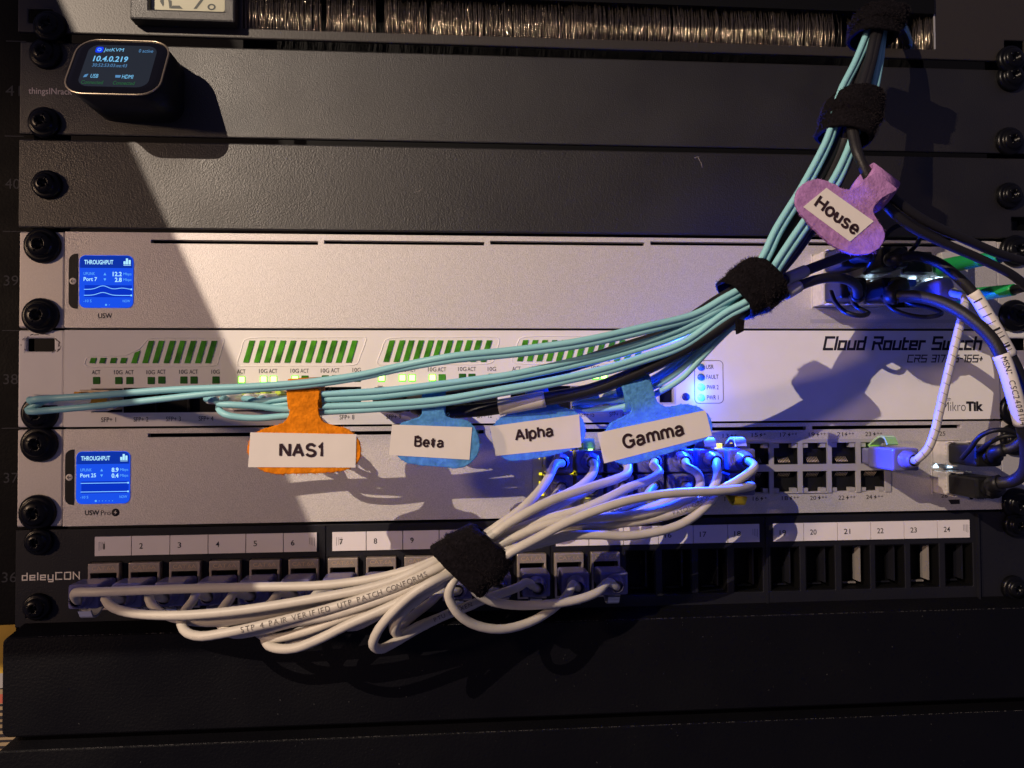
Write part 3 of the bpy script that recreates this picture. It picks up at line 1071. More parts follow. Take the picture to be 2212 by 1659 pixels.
# raised surrounds of the light bars
for pts in ([(188, 771), (270, 768), (300, 755), (320, 733), (332, 730), (485, 731), (478, 760), (468, 791), (190, 793), (183, 786)],
            [(530, 730), (792, 729), (786, 750), (770, 789), (514, 791), (513, 782)],
            [(835, 730), (1080, 728), (1064, 786), (816, 788), (815, 780)],
            [(1124, 727), (1415, 726), (1398, 784), (1104, 786)]):
    path = [at(x, y, .93) for x, y in pts]
    sm = []
    for i in range(len(path)):
        a, b = path[i], path[(i + 1) % len(path)]
        sm += [a.lerp(b, .08), a.lerp(b, .5), a.lerp(b, .92)]
    MB().tube(smooth_path(sm, 2, closed=True) + [sm[0]], .45, 8, cap=False).build('raised_surround', 'white_paint', sw38)
LEDS = [(208, 822, 0), (256, 822, 0), (280, 822, 0), (326, 822, 0), (349, 821, 0), (396.5, 821, 0), (418.5, 821, 0), (466, 821, 0),
        (521.5, 820.5, 1), (569, 819.5, 1), (590.5, 819.5, 1), (637, 819, 1), (658.5, 819, 2), (702.5, 818.5, 0), (724.5, 818, 0), (771, 817, 0),
        (824, 817, 1), (869, 816.5, 1), (890, 816.5, 1), (934, 816, 1), (955, 816, 2), (999, 815, 0), (1019.5, 815, 0), (1063, 815, 0),
        (1116, 814.5, 1), (1159, 814, 1), (1179, 814, 1), (1222, 813, 0), (1243, 813, 0), (1287, 812.5, 1), (1305, 812.5, 1), (1351, 812, 0)]
for x, y, lit in LEDS:
    mb = MB()
    pbox(mb, x - 8, y - 8, x + 8, y + 8, 1.5, 0)
    if lit == 1:
        rim = mb.build('status_light', 'led_green_rim', sw38, bevel=.3)
        m2 = MB()
        pbox(m2, x - 6, y - 6.5, x + 6.5, y + 5.5, 1.75, 1.4)
        m2.build('lit_window', 'led_green', rim, bevel=.3)
    else:
        mb.build('status_light', 'pipe_green' if lit == 2 else 'pipe_dark', sw38, bevel=.3)
for k, (x, y, _) in enumerate(LEDS):
    mb = MB()
    ptext(mb, 'ACT' if k % 8 in (0, 2, 4, 6) else '10G', x - 9.5, y - 22.5, x + 8.5, y - 13.5, 1.3)
    mb.build('lamp_name', 'print_black', sw38)
for k, (a, b) in enumerate(SFPX):
    xc = (a + b) / 2 + 3
    y = 906.5 - k * .78
    mb = MB()
    ptext(mb, 'SFP+ %d' % (k + 1), xc - 16, y - 5, xc + 16, y + 5, 1.3)
    mb.build('port_name', 'print_black', sw38)
c0 = at(1952, 741.5, 1.3)
X0, X1, Z0, Z1 = rect(1785, 729.5, 2121, 754.5, 1.3)
mb = MB().strokes('Cloud Router Switch', c0, X1 - X0, Z1 - Z0, 1.22, .22)
X0, X1, Z0, Z1 = rect(1962, 767.5, 2122, 782, 1.3)
mb.strokes('CRS 317-1G-16S+', at(2042, 774.5, 1.3), X1 - X0, Z1 - Z0, .55, .2)
ptext(mb, 'Mikro', 2036, 868, 2086, 888, 1.3, bold=-.012)
ptext(mb, 'Tik', 2087, 867, 2124, 888, 1.3, bold=.05)
for r0 in (1.2, 2.0):
    q = at(2049, 869, 1.3)
    mb.tube([q + Vector((r0 * math.cos(a), 0, r0 * math.sin(a))) for a in (.9, 1.3, 1.7, 2.1)], .14, 5)
mb.build('lettering', 'print_black', sw38)
mb = MB()
X0, X1, Z0, Z1 = rect(1500.5, 779, 1562, 871, 1.25)
o = rrect(X0, X1, Z0, Z1, 2)
mb.tube([Vector((x, -1.2, z)) for x, z in o] + [Vector((o[0][0], -1.2, o[0][1]))], .14, 5, cap=False)
for s, x0, x1, y in (('USR', 1525, 1541.5, 792.5), ('FAULT', 1526, 1552, 814), ('PWR 2', 1527, 1552, 836.5), ('PWR 1', 1527, 1552, 858.5)):
    ptext(mb, s, x0, y - 4.6, x1, y + 4.6, 1.3)
mb.build('lamp_lettering', 'print_black', sw38)
for y, m in ((793, 'led_blue_off'), (814.5, 'led_blue_off'), (836, 'led_blue'), (858.5, 'led_blue')):
    q = at(1514, y, 1.2)
    MB().lathe(q, [(1.75, 0), (1.7, .4), (1.2, .9), (.01, 1.1)], 20).build('power_lamp', m, sw38)
MB().lathe(at(1481, 857, 1.2), [(1.85, 0), (1.8, .4), (1.5, .6), (.01, .7)], 20).build('reset_button', 'button_blue', sw38)
for y, pw in ((836, 2.0), (858, 2.0)):
    q = at(1514, y, 3.0)
    L = lamp('power_lamp_light', q, pw, (.003, .04, 1.0), 1.6, 'SPOT')
    L.data.spot_size = math.radians(168)
    L.data.spot_blend = .12
    L.rotation_euler = (PI / 2, 0, PI)
    lamp('power_lamp_dome', at(1514, y, 5.0), .007, (.005, .08, 1.0), 1.2)

# ------------------------------------------------------------------ patch panel
pp = thing('patch_bay', (0, 0, -3 * U), 'black patch panel with white numbered strips and cables in jacks 1 to 14', 'patch panel')
Z36 = (-3 * U + 1.0, -2 * U - .6)


def ly(x, y1=1153, y2=1125):
    """Photo row that runs straight along the panel, given at x = 204 and x = 1671."""
    return y1 + (y2 - y1) * (x - 204) / (1671 - 204)


CELLS = [(204, 284), (284, 367), (367, 449.5), (449.5, 531), (531, 612), (612, 685), (717, 791), (791, 870), (870, 948.5), (948.5, 1027), (1027, 1105), (1105, 1170),
         (1200, 1272), (1272, 1347), (1347, 1422), (1422, 1497.5), (1497.5, 1572), (1572, 1641), (1670, 1736), (1736, 1809), (1809, 1881), (1881, 1953), (1953, 2025), (2025, 2095)]
JACKX = [(195, 265), (282, 352), (369, 438), (455, 524), (541, 609), (625, 692), (709, 776), (791, 858), (873, 939), (955, 1020), (1036, 1100), (1115, 1180),
         (1195, 1260), (1274, 1338), (1352, 1416), (1430, 1494), (1508, 1571), (1586, 1648), (1665, 1728), (1741, 1804), (1818, 1880), (1891, 1955), (1967, 2029), (2042, 2102)]
JACK = []
for a, b in JACKX:
    xm = (a + b) / 2
    yt = 1213 + (1179 - 1213) * (xm - 230) / (2071 - 230)
    yb = 1312 + (1252 - 1312) * (xm - 230) / (2071 - 230)
    X0, X1, Z0, Z1 = rect(a, yt, b, yb, 1.5)
    JACK.append((X0, X1, -2 * U - 37.0 + .6, -2 * U - 15.4))
mb = MB().plate(-241, 241, *Z36, -1.5, 1.5, [(x0, x1, z0, z1) for x0, x1, z0, z1 in JACK] + [(-236.5, -227, Z36[0] + 4, Z36[0] + 10)])
mb.build('frame', 'patch_black', pp, bevel=.3)
mb = MB()
for x in (700, 1185, 1656):
    X = at(x, 1200, 1.5).x
    mb.box(X - .55, X + .55, -2.0, -1.5, Z36[0] + 1, Z36[1] - .5)
X = at(2110, 1200, 1.5).x
mb.box(X - .3, X + .5, -3.2, -1.5, Z36[0], Z36[1] - .5)
mb.build('ribs', 'patch_black', pp)
for i, (x0, x1, z0, z1) in enumerate(JACK):
    m = MB().plate(x0, x1, z0, z1, -1.0, 10, [(x0 + .5, x1 - .5, z0 + .5, z1 - .5)]).box(x0, x1, 9, 10, z0, z1)
    bk = m.build('jack_opening', 'hole_black', pp)
    if i > 13:
        m = MB().box(x0 + (x1 - x0) * .70, x0 + (x1 - x0) * .75, 1, 7, z0 + 3, z1 - .6).box(x0 + 3.6, x0 + (x1 - x0) * .7, 4.5, 6, z0 + 1.5, z0 + 2.2)
        m.build('spring_clip', 'patch_black' if i not in (20, 22) else 'scuff', bk)
for i, (a, b) in enumerate(CELLS):
    y0, y1 = ly((a + b) / 2), ly((a + b) / 2, 1192, 1164)
    X0, X1, _, _ = rect(a, y0, b, y1, 2.2)
    Z0, Z1 = -2 * U - 12.6, -2 * U - 4.1
    c = MB().box(X0 + .18, X1 - .18, -2.3, -1.4, Z0, Z1).build('number_label', 'label_card', pp)
    m = MB()
    wn = 1.55 if i < 9 else 3.2
    m.text(str(i + 1), (X0 + 4.2 + (.5 if i > 8 else 0), -2.36, (Z0 + Z1) / 2 - .1), wn if i else .62, 2.5, bold=.008)
    if i in (0, 6, 11, 17, 23, 5):
        for k in range(4):
            xx = (X1 - 1.2 - k * .75) if i not in (0, 6) else (X0 + 2 + k * .8)
            m.box(xx, xx + .12, -2.35, -2.2, Z0 + 2.4 + .3 * k, Z1 - 2.2)
    m.build('number', 'print_black', c)
    if i < 14:
        x0, x1, z0, z1 = JACK[i]
        j = MB()
        j.plate(x0 + .3, x1 - .3, z0 + .3, z1 - .2, -4.6, 6, [(x0 + 1.4, x1 - 1.4, z0 + 1.4, z1 - 4.4)])
        jk = j.build('keystone_jack', 'jack_metal', pp, bevel=.25)
        m = MB().box(x0 + 1.6, x1 - 1.6, -4.9, -4.5, z1 - 4.6, z1 - 4.2).box(x0 + 1.5, x1 - 1.5, 3, 4, z0 + 1.5, z1 - 4.5)
        m.build('jack_slot', 'hole_black', jk)
        m = MB().text('CAT.6A', ((x0 + x1) / 2, -4.68, z1 - 2.2), (x1 - x0) * .72, 1.8, bold=.01)
        m.build('embossing', 'emboss', jk)
m = MB()
c0 = at(110, 1244.5, 1.56)
X0, X1, Z0, Z1 = rect(49, 1237.5, 172, 1252, 1.56)
m.strokes('deleyCON', c0, X1 - X0, Z1 - Z0, .52, 0, .5)
m.build('lettering', 'print_silver', pp)
for x, y in ((78, 1172), (75, 1314), (2200, 1135), (2196, 1272)):
    screw(pp, x, y, 1.5, 6.0)

# ------------------------------------------------------------------ lower blank panels
for nm, zt_, dh, lab in (('upper', -3 * U - .2, 10.0, 'black plastic blank panel directly below the patch panel, second from bottom'),
                         ('lower', -4 * U - 3.6, 11.5, 'black plastic blank panel along the bottom edge of the photo')):
    t = thing('blank_panel', (0, 0, zt_ - U), lab, 'rack panel', 'black blank panels at the bottom')
    zb_ = zt_ - U + 1.0
    X = 241.5 + (2 if nm == 'lower' else 0)
    f_ = rrect(-X, X, zb_, zt_ - .6, 3.0)
    b_ = rrect(-X + 3.5, X - 3.5, zb_ + 1, zt_ + 1.0 + (1.5 if nm == 'lower' else 2.2), 2.0)
    n = len(f_)
    mb = MB()
    f2 = rrect(-X, X, zb_, zt_ - .6, 3.0)
    f1 = rrect(-X + .8, X - .8, zb_ + .8, zt_ - 1.2, 2.6)
    vs = [(x, -dh, z) for x, z in f1] + [(x, -dh + .6, z) for x, z in f2] + [(x, -1.0, z) for x, z in b_]
    fs = [tuple(range(n))]
    for q in (0, n):
        fs += [(q + i, q + i + n, q + (i + 1) % n + n, q + (i + 1) % n) for i in range(n)]
    mb.add(vs, fs)
    body = mb.build('panel_body', 'lower_black', t)
    d = MB()
    for _ in range(190 if nm == 'upper' else 90):
        x = random.uniform(-215, 200)
        z = random.uniform(zb_ + 2, zt_ - 2)
        r = random.choice((.05, .07, .09, .14)) * random.uniform(.7, 1.2)
        a = random.uniform(0, PI)
        L = r * random.uniform(.6, 2.2)
        v = Vector((math.cos(a), 0, math.sin(a))) * L
        d.tube([Vector((x, -dh - .02, z)) - v, Vector((x, -dh - .05, z)), Vector((x, -dh - .02, z)) + v], r, 4)
    for _ in range(500):
        x = random.uniform(-228, 228)
        d.tube([(x, -dh + .3, zt_ - .72), (x + random.uniform(.1, .9), -dh + .3, zt_ - .68 + random.uniform(-.1, .1))], .06 + random.random() * .06, 4)
    dd = d.build('dust_specks', 'dust', body)
    tag(dd, kind='stuff')


# ------------------------------------------------------------------ cable makers
def wpts(pts):
    """Path entries: (px, py, h) in photo positions, or Vectors in millimetres."""
    return [p if isinstance(p, Vector) else at(*p) for p in pts]


def rj45(root, X, Z, up, h0, name='plug', boot=True, latch='clear_tab', ly_=0.0):
    """Clear RJ45 plug standing straight out of a socket; its cable leaves at h0 + 24."""
    w, hgt = 5.9, 5.4
    s = 1 if up else -1
    Z0_ = Z
    Z = Z - s * 1.3
    m = MB()
    m.box(X - w + .2, X + w - .2, -h0, -h0 - 9, Z - 3.9, Z + 3.9)
    m.box(X - w - .3, X + w + .3, -h0 - 7, -h0 - 19 - ly_, Z - 5.2, Z + 5.0)
    p = m.build(name, 'clear_plug', root, bevel=1.0)
    m = MB().lathe(Vector((X, -h0 - 19 - ly_, Z)), [(4.3, -.5), (4.2, 2), (3.3, 2.3), (3.9, 3.2), (3.0, 4.0), (3.5, 5.0), (2.6, 6.2)], 18)
    m.build('strain_relief', 'clear_plug', p)
    pts = [Vector((X, -h0 - 1, Z + s * 4.8)), Vector((X, -h0 - 6, Z + s * 7.5)), Vector((X, -h0 - 11, Z + s * 9.6)), Vector((X, -h0 - 15, Z + s * 9.2)), Vector((X, -h0 - 17.5, Z + s * 6.0))]
    P = smooth_path(pts, 1)
    m = MB()
    hw = 2.6
    vs, fs = [], []
    for i, q in enumerate(P):
        t = (P[min(i + 1, len(P) - 1)] - P[max(i - 1, 0)]).normalized()
        nn = Vector((1, 0, 0)).cross(t).normalized() * .5
        vs += [q + Vector((-hw, 0, 0)) - nn, q + Vector((hw, 0, 0)) - nn, q + Vector((hw, 0, 0)) + nn, q + Vector((-hw, 0, 0)) + nn]
    for i in range(len(P) - 1):
        for k in range(4):
            fs.append((4 * i + k, 4 * i + (k + 1) % 4, 4 * i + 4 + (k + 1) % 4, 4 * i + 4 + k))
    m.add(vs, fs)
    m.build('latch', latch, p)
    return p


def cable_text(mb, path, s, start, size, r, gap=1.18):
    """Letters printed one after another along a cable, on the side facing out."""
    L = [0]
    for a, b in zip(path, path[1:]):
        L.append(L[-1] + (b - a).length)
    pos = start
    for ch in s:
        if ch != ' ':
            i = next((k for k in range(len(L) - 1) if L[k + 1] >= pos), len(L) - 2)
            f = (pos - L[i]) / max(L[i + 1] - L[i], 1e-6)
            c = path[i].lerp(path[i + 1], f)
            t = (path[i + 1] - path[i]).normalized()
            if t.x < 0:
                t = -t
            vd = (CAM - c).normalized()
            out = (vd - t * vd.dot(t)).normalized()
            up = out.cross(t) * -1
            if up.z < 0:
                up = -up
            mb.text(ch, c + out * (r + .05), None, size, t, up)
        pos += size * (gap if ch not in 'I1 ' else .7)


CAMSIDE = Vector((0, -1, .25)).normalized()


def jack_center(i):
    x0, x1, z0, z1 = JACK[i]
    return (x0 + x1) / 2, (z1 - 11.4)


WR = 1.85
# left-hand runs, from jack to the black wrap (jack number -> photo path with depth)
LEFT = {
    1: [(163, 1281, 36), (205, 1279, 40), (283, 1276, 42), (425, 1271, 45), (553, 1268, 48), (686, 1265, 52), (786, 1254, 55), (860, 1238, 57), (925, 1217, 58)],
    2: [(228, 1288, 34), (236, 1306, 38), (262, 1319, 42), (309, 1327, 46), (390, 1329, 50), (487, 1322, 52), (585, 1309, 54), (719, 1286, 57), (786, 1273, 59), (850, 1255, 60), (905, 1231, 60), (945, 1212, 59)],
    3: [(322, 1284, 34), (326, 1303, 36), (345, 1322, 39), (390, 1338, 42), (460, 1344, 44), (553, 1333, 46), (660, 1309, 49), (760, 1285, 51), (860, 1255, 53), (940, 1222, 53)],
    4: [(424, 1281, 35), (418, 1296, 37), (402, 1316, 40), (391, 1340, 44), (401, 1364, 49), (432, 1374, 53), (487, 1367, 55), (585, 1346, 57), (719, 1312, 59), (800, 1287, 61), (870, 1262, 62), (940, 1230, 61)],
    5: [(505, 1282, 34), (496, 1296, 36), (480, 1316, 38), (475, 1345, 41), (500, 1368, 46), (560, 1362, 51), (640, 1343, 55), (719, 1328, 57), (820, 1296, 60), (890, 1269, 61), (950, 1238, 60)],
    6: [(604, 1281, 34), (588, 1300, 36), (560, 1330, 40), (556, 1362, 44), (585, 1378, 48), (650, 1367, 52), (740, 1335, 56), (830, 1302, 58), (900, 1275, 60), (955, 1246, 59)],
    7: [(690, 1279, 33), (670, 1298, 35), (625, 1336, 38), (575, 1368, 42), (577, 1391, 48), (602, 1401, 53), (640, 1399, 56), (690, 1380, 58), (755, 1348, 60), (853, 1305, 62), (920, 1268, 62), (965, 1246, 60)],
    8: [(775, 1279, 33), (750, 1300, 35), (690, 1340, 38), (630, 1375, 42), (625, 1388, 45), (660, 1380, 48), (740, 1347, 50), (830, 1310, 52), (915, 1268, 53), (965, 1240, 53)],
    9: [(864, 1278, 33), (840, 1300, 35), (790, 1330, 38), (750, 1352, 42), (770, 1352, 45), (830, 1322, 49), (900, 1285, 52), (970, 1248, 54)],
    10: [(953, 1279, 33), (930, 1300, 36), (880, 1340, 40), (856, 1366, 45), (850, 1352, 50), (868, 1320, 54), (905, 1289, 57), (965, 1255, 58)],
    11: [(1060, 1280, 31), (1030, 1302, 34), (970, 1326, 37), (905, 1352, 41), (866, 1372, 46), (852, 1360, 51), (866, 1328, 55), (910, 1288, 58), (960, 1258, 60)],
    12: [(1138, 1258, 30), (1120, 1268, 34), (1060, 1290, 37), (970, 1325, 41), (903, 1358, 45), (850, 1389, 50), (822, 1402, 55), (806, 1393, 59), (815, 1365, 62), (845, 1326, 64), (890, 1284, 65), (935, 1256, 65), (972, 1240, 62)],
    13: [(1238, 1262, 30), (1226, 1284, 33), (1191, 1317, 38), (1139, 1346, 44), (1080, 1359, 50), (1022, 1348, 55), (985, 1320, 59), (969, 1285, 61), (975, 1262, 62), (992, 1238, 60)],
    14: [(1314, 1257, 30), (1290, 1279, 34), (1244, 1296, 38), (1156, 1307, 43), (1090, 1305, 48), (1048, 1293, 52), (1020, 1268, 55), (1018, 1240, 55)],
}
# right-hand runs, from the wrap to the silver switch (socket number -> photo path with depth)
RIGHT = {
    1: [(1040, 1160, 58), (1083, 1131, 58), (1123, 1102, 55), (1160, 1066, 50), (1182, 1037, 44), (1199, 1004, 36)],
    2: [(1045, 1170, 52), (1100, 1132, 50), (1150, 1104, 47), (1190, 1082, 42), (1204, 1066, 34)],
    3: [(1045, 1168, 63), (1106, 1126, 63), (1191, 1081, 59), (1276, 1052, 52), (1333, 1034, 46), (1354, 1023, 41), (1356, 1006, 35)],
    4: [(1050, 1172, 54), (1110, 1140, 52), (1190, 1100, 48), (1240, 1075, 42), (1268, 1062, 34)],
    5: [(1050, 1178, 58), (1106, 1148, 59), (1180, 1121, 58), (1248, 1103, 57), (1304, 1080, 55), (1361, 1052, 50), (1405, 1036, 45), (1424, 1020, 40), (1412, 1006, 35)],
    6: [(1055, 1180, 52), (1130, 1148, 50), (1220, 1118, 47), (1300, 1090, 42), (1340, 1074, 36), (1348, 1062, 32)],
    7: [(1060, 1186, 60), (1106, 1163, 61), (1190, 1130, 60), (1276, 1120, 58), (1389, 1110, 53), (1455, 1092, 48), (1500, 1068, 44), (1513, 1045, 41), (1506, 1022, 38), (1484, 1008, 34)],
    8: [(1062, 1184, 50), (1150, 1150, 48), (1250, 1120, 46), (1340, 1098, 42), (1392, 1076, 37), (1404, 1060, 31)],
    9: [(1066, 1192, 58), (1130, 1170, 58), (1220, 1140, 56), (1330, 1132, 53), (1446, 1112, 49), (1510, 1085, 45), (1540, 1055, 41), (1550, 1030, 38), (1548, 1008, 33)],
    10: [(1064, 1192, 52), (1150, 1162, 50), (1260, 1135, 47), (1370, 1108, 43), (1450, 1078, 38), (1484, 1052, 32)],
    11: [(1070, 1198, 60), (1106, 1186, 61), (1200, 1160, 60), (1276, 1155, 58), (1361, 1157, 55), (1446, 1142, 51), (1490, 1122, 48), (1528, 1090, 45), (1550, 1062, 42), (1590, 1040, 40), (1630, 1009, 34)],
    12: [(1068, 1200, 52), (1150, 1178, 50), (1260, 1150, 47), (1380, 1120, 43), (1500, 1085, 38), (1545, 1060, 32)],
    13: [(1075, 1206, 56), (1130, 1190, 55), (1220, 1172, 53), (1300, 1150, 51), (1390, 1132, 48), (1460, 1105, 44), (1520, 1075, 40), (1556, 1040, 35)],
    14: [(1080, 1208, 67), (1106, 1191, 68), (1163, 1161, 67), (1219, 1131, 66), (1290, 1102, 64), (1361, 1080, 61), (1446, 1066, 56), (1559, 1060, 48), (1600, 1055, 43), (1624, 1050, 35)],
}
# socket boxes by cable: 11 (far right, top) and 14 (far right, bottom) reach column 7
SOCK = {1: (1, 0), 2: (1, 1), 3: (3, 0), 4: (2, 1), 5: (4, 0), 6: (3, 1), 7: (5, 0), 8: (4, 1), 9: (6, 0), 10: (5, 1), 11: (7, 0), 12: (6, 1), 13: (2, 0), 14: (7, 1)}
RIGHT[13] = [(1048, 1166, 58), (1106, 1128, 57), (1170, 1090, 53), (1225, 1066, 49), (1245, 1056, 46), (1266, 1040, 42), (1281, 1022, 38), (1284, 1004, 34)]
for i in range(1, 15):
    jx, jz = jack_center(i - 1)
    t = thing('patch_cable', (jx, -5, jz), 'off-white patch cable plugged into jack %d of the numbered patch panel' % i, 'patch cable', 'off-white patch cables tied by the black wrap')
    rj45(t, jx, jz, False, 4.5)
    col, row = SOCK[i]
    X0, X1, Z0, Z1 = rect(*p37(col, row), 1.8)
    sx, sz = (X0 + X1) / 2, (Z0 + Z1) / 2
    rj45(t, sx, sz, row == 0, 1.2, latch={13: 'latch_lit_green', 14: 'latch_lit_yellow'}.get(i, 'clear_tab'))
    sz += -1.3 if row == 0 else 1.3
    lp = LEFT[i]
    rp = RIGHT[i]
    P = [Vector((jx, -20, jz + 1.3)), Vector((jx, -27, jz + .6))] + wpts(lp) + wpts(rp) + [Vector((sx, -26, sz)), Vector((sx, -17, sz))]
    # drop the last drawn point when it sits on the socket axis already
    path = smooth_path(P, 1.6)
    ph = random.random() * 6
    jk = MB().tube(path, WR, 12, rfun=lambda u, ph=ph: WR * (1 + .018 * math.sin(u * 420 + ph))).build('jacket', 'white_jacket', t)
    if i in (2, 4, 3, 6, 9, 12, 8):
        m = MB()
        if i == 4:
            cable_text(m, path, 'STP 4 PAIR VERIFIED  UTP PATCH CONFORMS', 62, 2.0, WR, 1.05)
        elif i == 12:
            cable_text(m, path, 'NEXANS UTP', 42, 1.7, WR, 1.05)
        elif i == 3:
            cable_text(m, path, 'UTP PATCH 24AWG', 130, 1.7, WR, 1.05)
        elif i == 2:
            cable_text(m, path, 'CAT.6A UTP PATCH', 205, 1.7, WR, 1.05)
        else:
            cable_text(m, path, 'PATCH CONFORMS', 80 + 12 * i, 1.6, WR, 1.05)
        m.build('printing', 'cable_print', jk)


# ------------------------------------------------------------------ hook-and-loop wraps
def wrap(label, ax, hx, bx, hbx, h0, h1, d0, d1, seed, tail=None, squarish=.75):
    """Fuzzy strap round a bundle: end A centre ax / half vector hx, end B centre bx / half vector hbx (photo), depth half-thickness d."""
    rnd = random.Random(seed)
    A, B = at(*ax, h0), at(*bx, h1)
    ua = at(ax[0] + hx[0], ax[1] + hx[1], h0) - A
    ub = at(bx[0] + hbx[0], bx[1] + hbx[1], h1) - B
    w = Vector((0, -1, 0))
    t = thing('cable_wrap', (A + B) / 2, label, 'cable wrap', 'black hook and loop cable wraps')
    n, rings = 40, 14
    vs, fs, nrm = [], [], []

    def se(a):
        c, s = math.cos(a), math.sin(a)
        return math.copysign(abs(c) ** squarish, c), math.copysign(abs(s) ** squarish, s)
    prof = [(0.0, .86), (0.0, .97), (.03, 1.0), (.2, 1.02), (.36, 1.03), (.40, 1.05), (.43, 1.12), (.5, 1.14), (.66, 1.13), (.8, 1.12), (.92, 1.10), (.97, 1.07), (1, 1.0), (1, .86)]
    for i, (f, k) in enumerate(prof):
        c = A.lerp(B, f)
        u = ua.lerp(ub, f)
        d = d0 + (d1 - d0) * f
        for j in range(n):
            a = 2 * PI * j / n
            ca, sa = se(a)
            q = k * (1 + .03 * math.sin(3 * a + f * 5 + seed) + rnd.uniform(-.012, .012))
            vs.append(c + u * (ca * q) + w * (sa * d * q) + (B - A).normalized() * (rnd.uniform(-.3, .3) + .5 * math.sin(2 * a + seed)))
    for i in range(len(prof) - 1):
        for j in range(n):
            a, b = i * n + j, i * n + (j + 1) % n
            fs.append((a, b, b + n, a + n))
    m = MB()
    m.add(vs, fs, True)
    if tail:
        T = [at(x, y, h0 + 8) for x, y in tail]
        cc = sum(T, Vector()) / len(T)
        m.prism([(q.x, q.z) for q in T], cc.y - 1.2, cc.y + 1.2)
    st = m.build('strap', 'velcro_black', t)
    f = MB()
    axd = (B - A).normalized()
    for _ in range(2600):
        i = rnd.randrange(2, len(prof) - 3)
        j = rnd.randrange(n)
        p = vs[i * n + j].lerp(vs[(i + 1) * n + (j + 1) % n], rnd.random())
        c = A.lerp(B, prof[i][0])
        o = (p - c)
        o = (o - axd * o.dot(axd)).normalized()
        s = Vector((rnd.gauss(0, 1), rnd.gauss(0, 1), rnd.gauss(0, 1))) * .5
        L = rnd.uniform(.3, 1.05)
        q = p + (o + s).normalized() * L
        f.tube([p - o * .1, p.lerp(q, .5) + s * .15, q + Vector((rnd.gauss(0, .2), 0, rnd.gauss(0, .2)))], .035 + rnd.random() * .03, 3, cap=False)
    ob = f.build('fuzz', 'fuzz', st)
    tag(ob, kind='stuff')
    return t


wrap('square black fuzzy wrap around the off-white cables in front of the patch panel', (986, 1236), (58, 50), (1068, 1166), (42, 31), 55, 60, 12, 10, 3, squarish=.6)
wrap('largest black wrap where the aqua bundle turns, above the glowing blue lamps', (1585, 650), (30, 42), (1655, 600), (32, 42), 68, 70, 11, 11.5, 11, tail=[(1590, 688), (1606, 692), (1604, 716), (1592, 722)])
wrap('fuzzy black wrap on the aqua bundle just above the purple House tag', (1822, 300), (50, 16), (1850, 208), (45, 8), 61, 57, 12, 11, 23)
wrap('topmost fuzzy black wrap on the bundle in front of the bristles', (1881, 88), (42, 10), (1905, 30), (42, 11), 49, 45, 11, 10, 31)

# ------------------------------------------------------------------ aqua fibre cables
FR = 1.28


def lc_pair(root, k, hend=44):
    """Transceiver and duplex fibre plug in socket k; returns the two cable starts."""
    x0, x1, z0, z1 = SFP[k]
    xc, zc = (x0 + x1) / 2, (z0 + z1) / 2
    w = (x1 - x0) / 2 - .6
    m = MB().box(xc - w, xc + w, -14, 2, zc - 4.1, zc + 4.6)
    tr = m.build('transceiver', 'gold_metal', root, bevel=.4)
    m = MB()
    m.tube([Vector((xc - w - .3, -8, zc - 3)), Vector((xc - w - .3, -17, zc - 4.2)), Vector((xc + w + .3, -17, zc - 4.2)), Vector((xc + w + .3, -8, zc - 3))], .6, 6)
    m.box(xc - w - .25, xc - w + .3, -13, -3, zc - 3, zc - .5).box(xc - w + 1, xc + w - 1, -14.6, -13.9, zc - 4, zc - 2.6)
    m.build('latch', 'bright_metal', tr)
    cl = MB()
    st = []
    for s in (-1, 1):
        cl.box(xc + s * 3.1 - 2.2, xc + s * 3.1 + 2.2, -27, -12, zc - 2.4, zc + 2.6)
        cl.box(xc + s * 3.1 - 1.2, xc + s * 3.1 + 1.2, -23, -13, zc + 2.4, zc + 3.6)
    cl.box(xc - 5.2, xc + 5.2, -30, -25.5, zc - 2.0, zc + 2.2)
    plug = cl.build('fibre_plug', 'amber_plastic' if k == 0 else ('lime_lit_plug' if k < 8 else 'clear_tab'), root, bevel=.3)
    for s in (-1, 1):
        c = Vector((xc + s * 3.1, -29, zc))
        MB().lathe(c, [(2.4, 0), (2.3, 4), (2.1, 12), (2.05, hend - 30), (1.2, hend - 29.5)], 14).build('boot', 'white_plastic', plug)
        st.append(Vector((xc + s * 3.1, -hend + 2, zc)))
    return st


def fibre(label, k, strands, hend=50):
    x0, x1, z0, z1 = SFP[k]
    t = thing('fibre_cable', ((x0 + x1) / 2, -10, (z0 + z1) / 2), label, 'fibre cable', 'aqua fibre cables')
    st = lc_pair(t, k, hend)
    for s, pts in zip(st, strands):
        P = [s, s + Vector((0, -5, 0))] + wpts(pts)
        MB().tube(smooth_path(P, 1.8), FR, 10).build('strand', 'aqua_jacket', t)


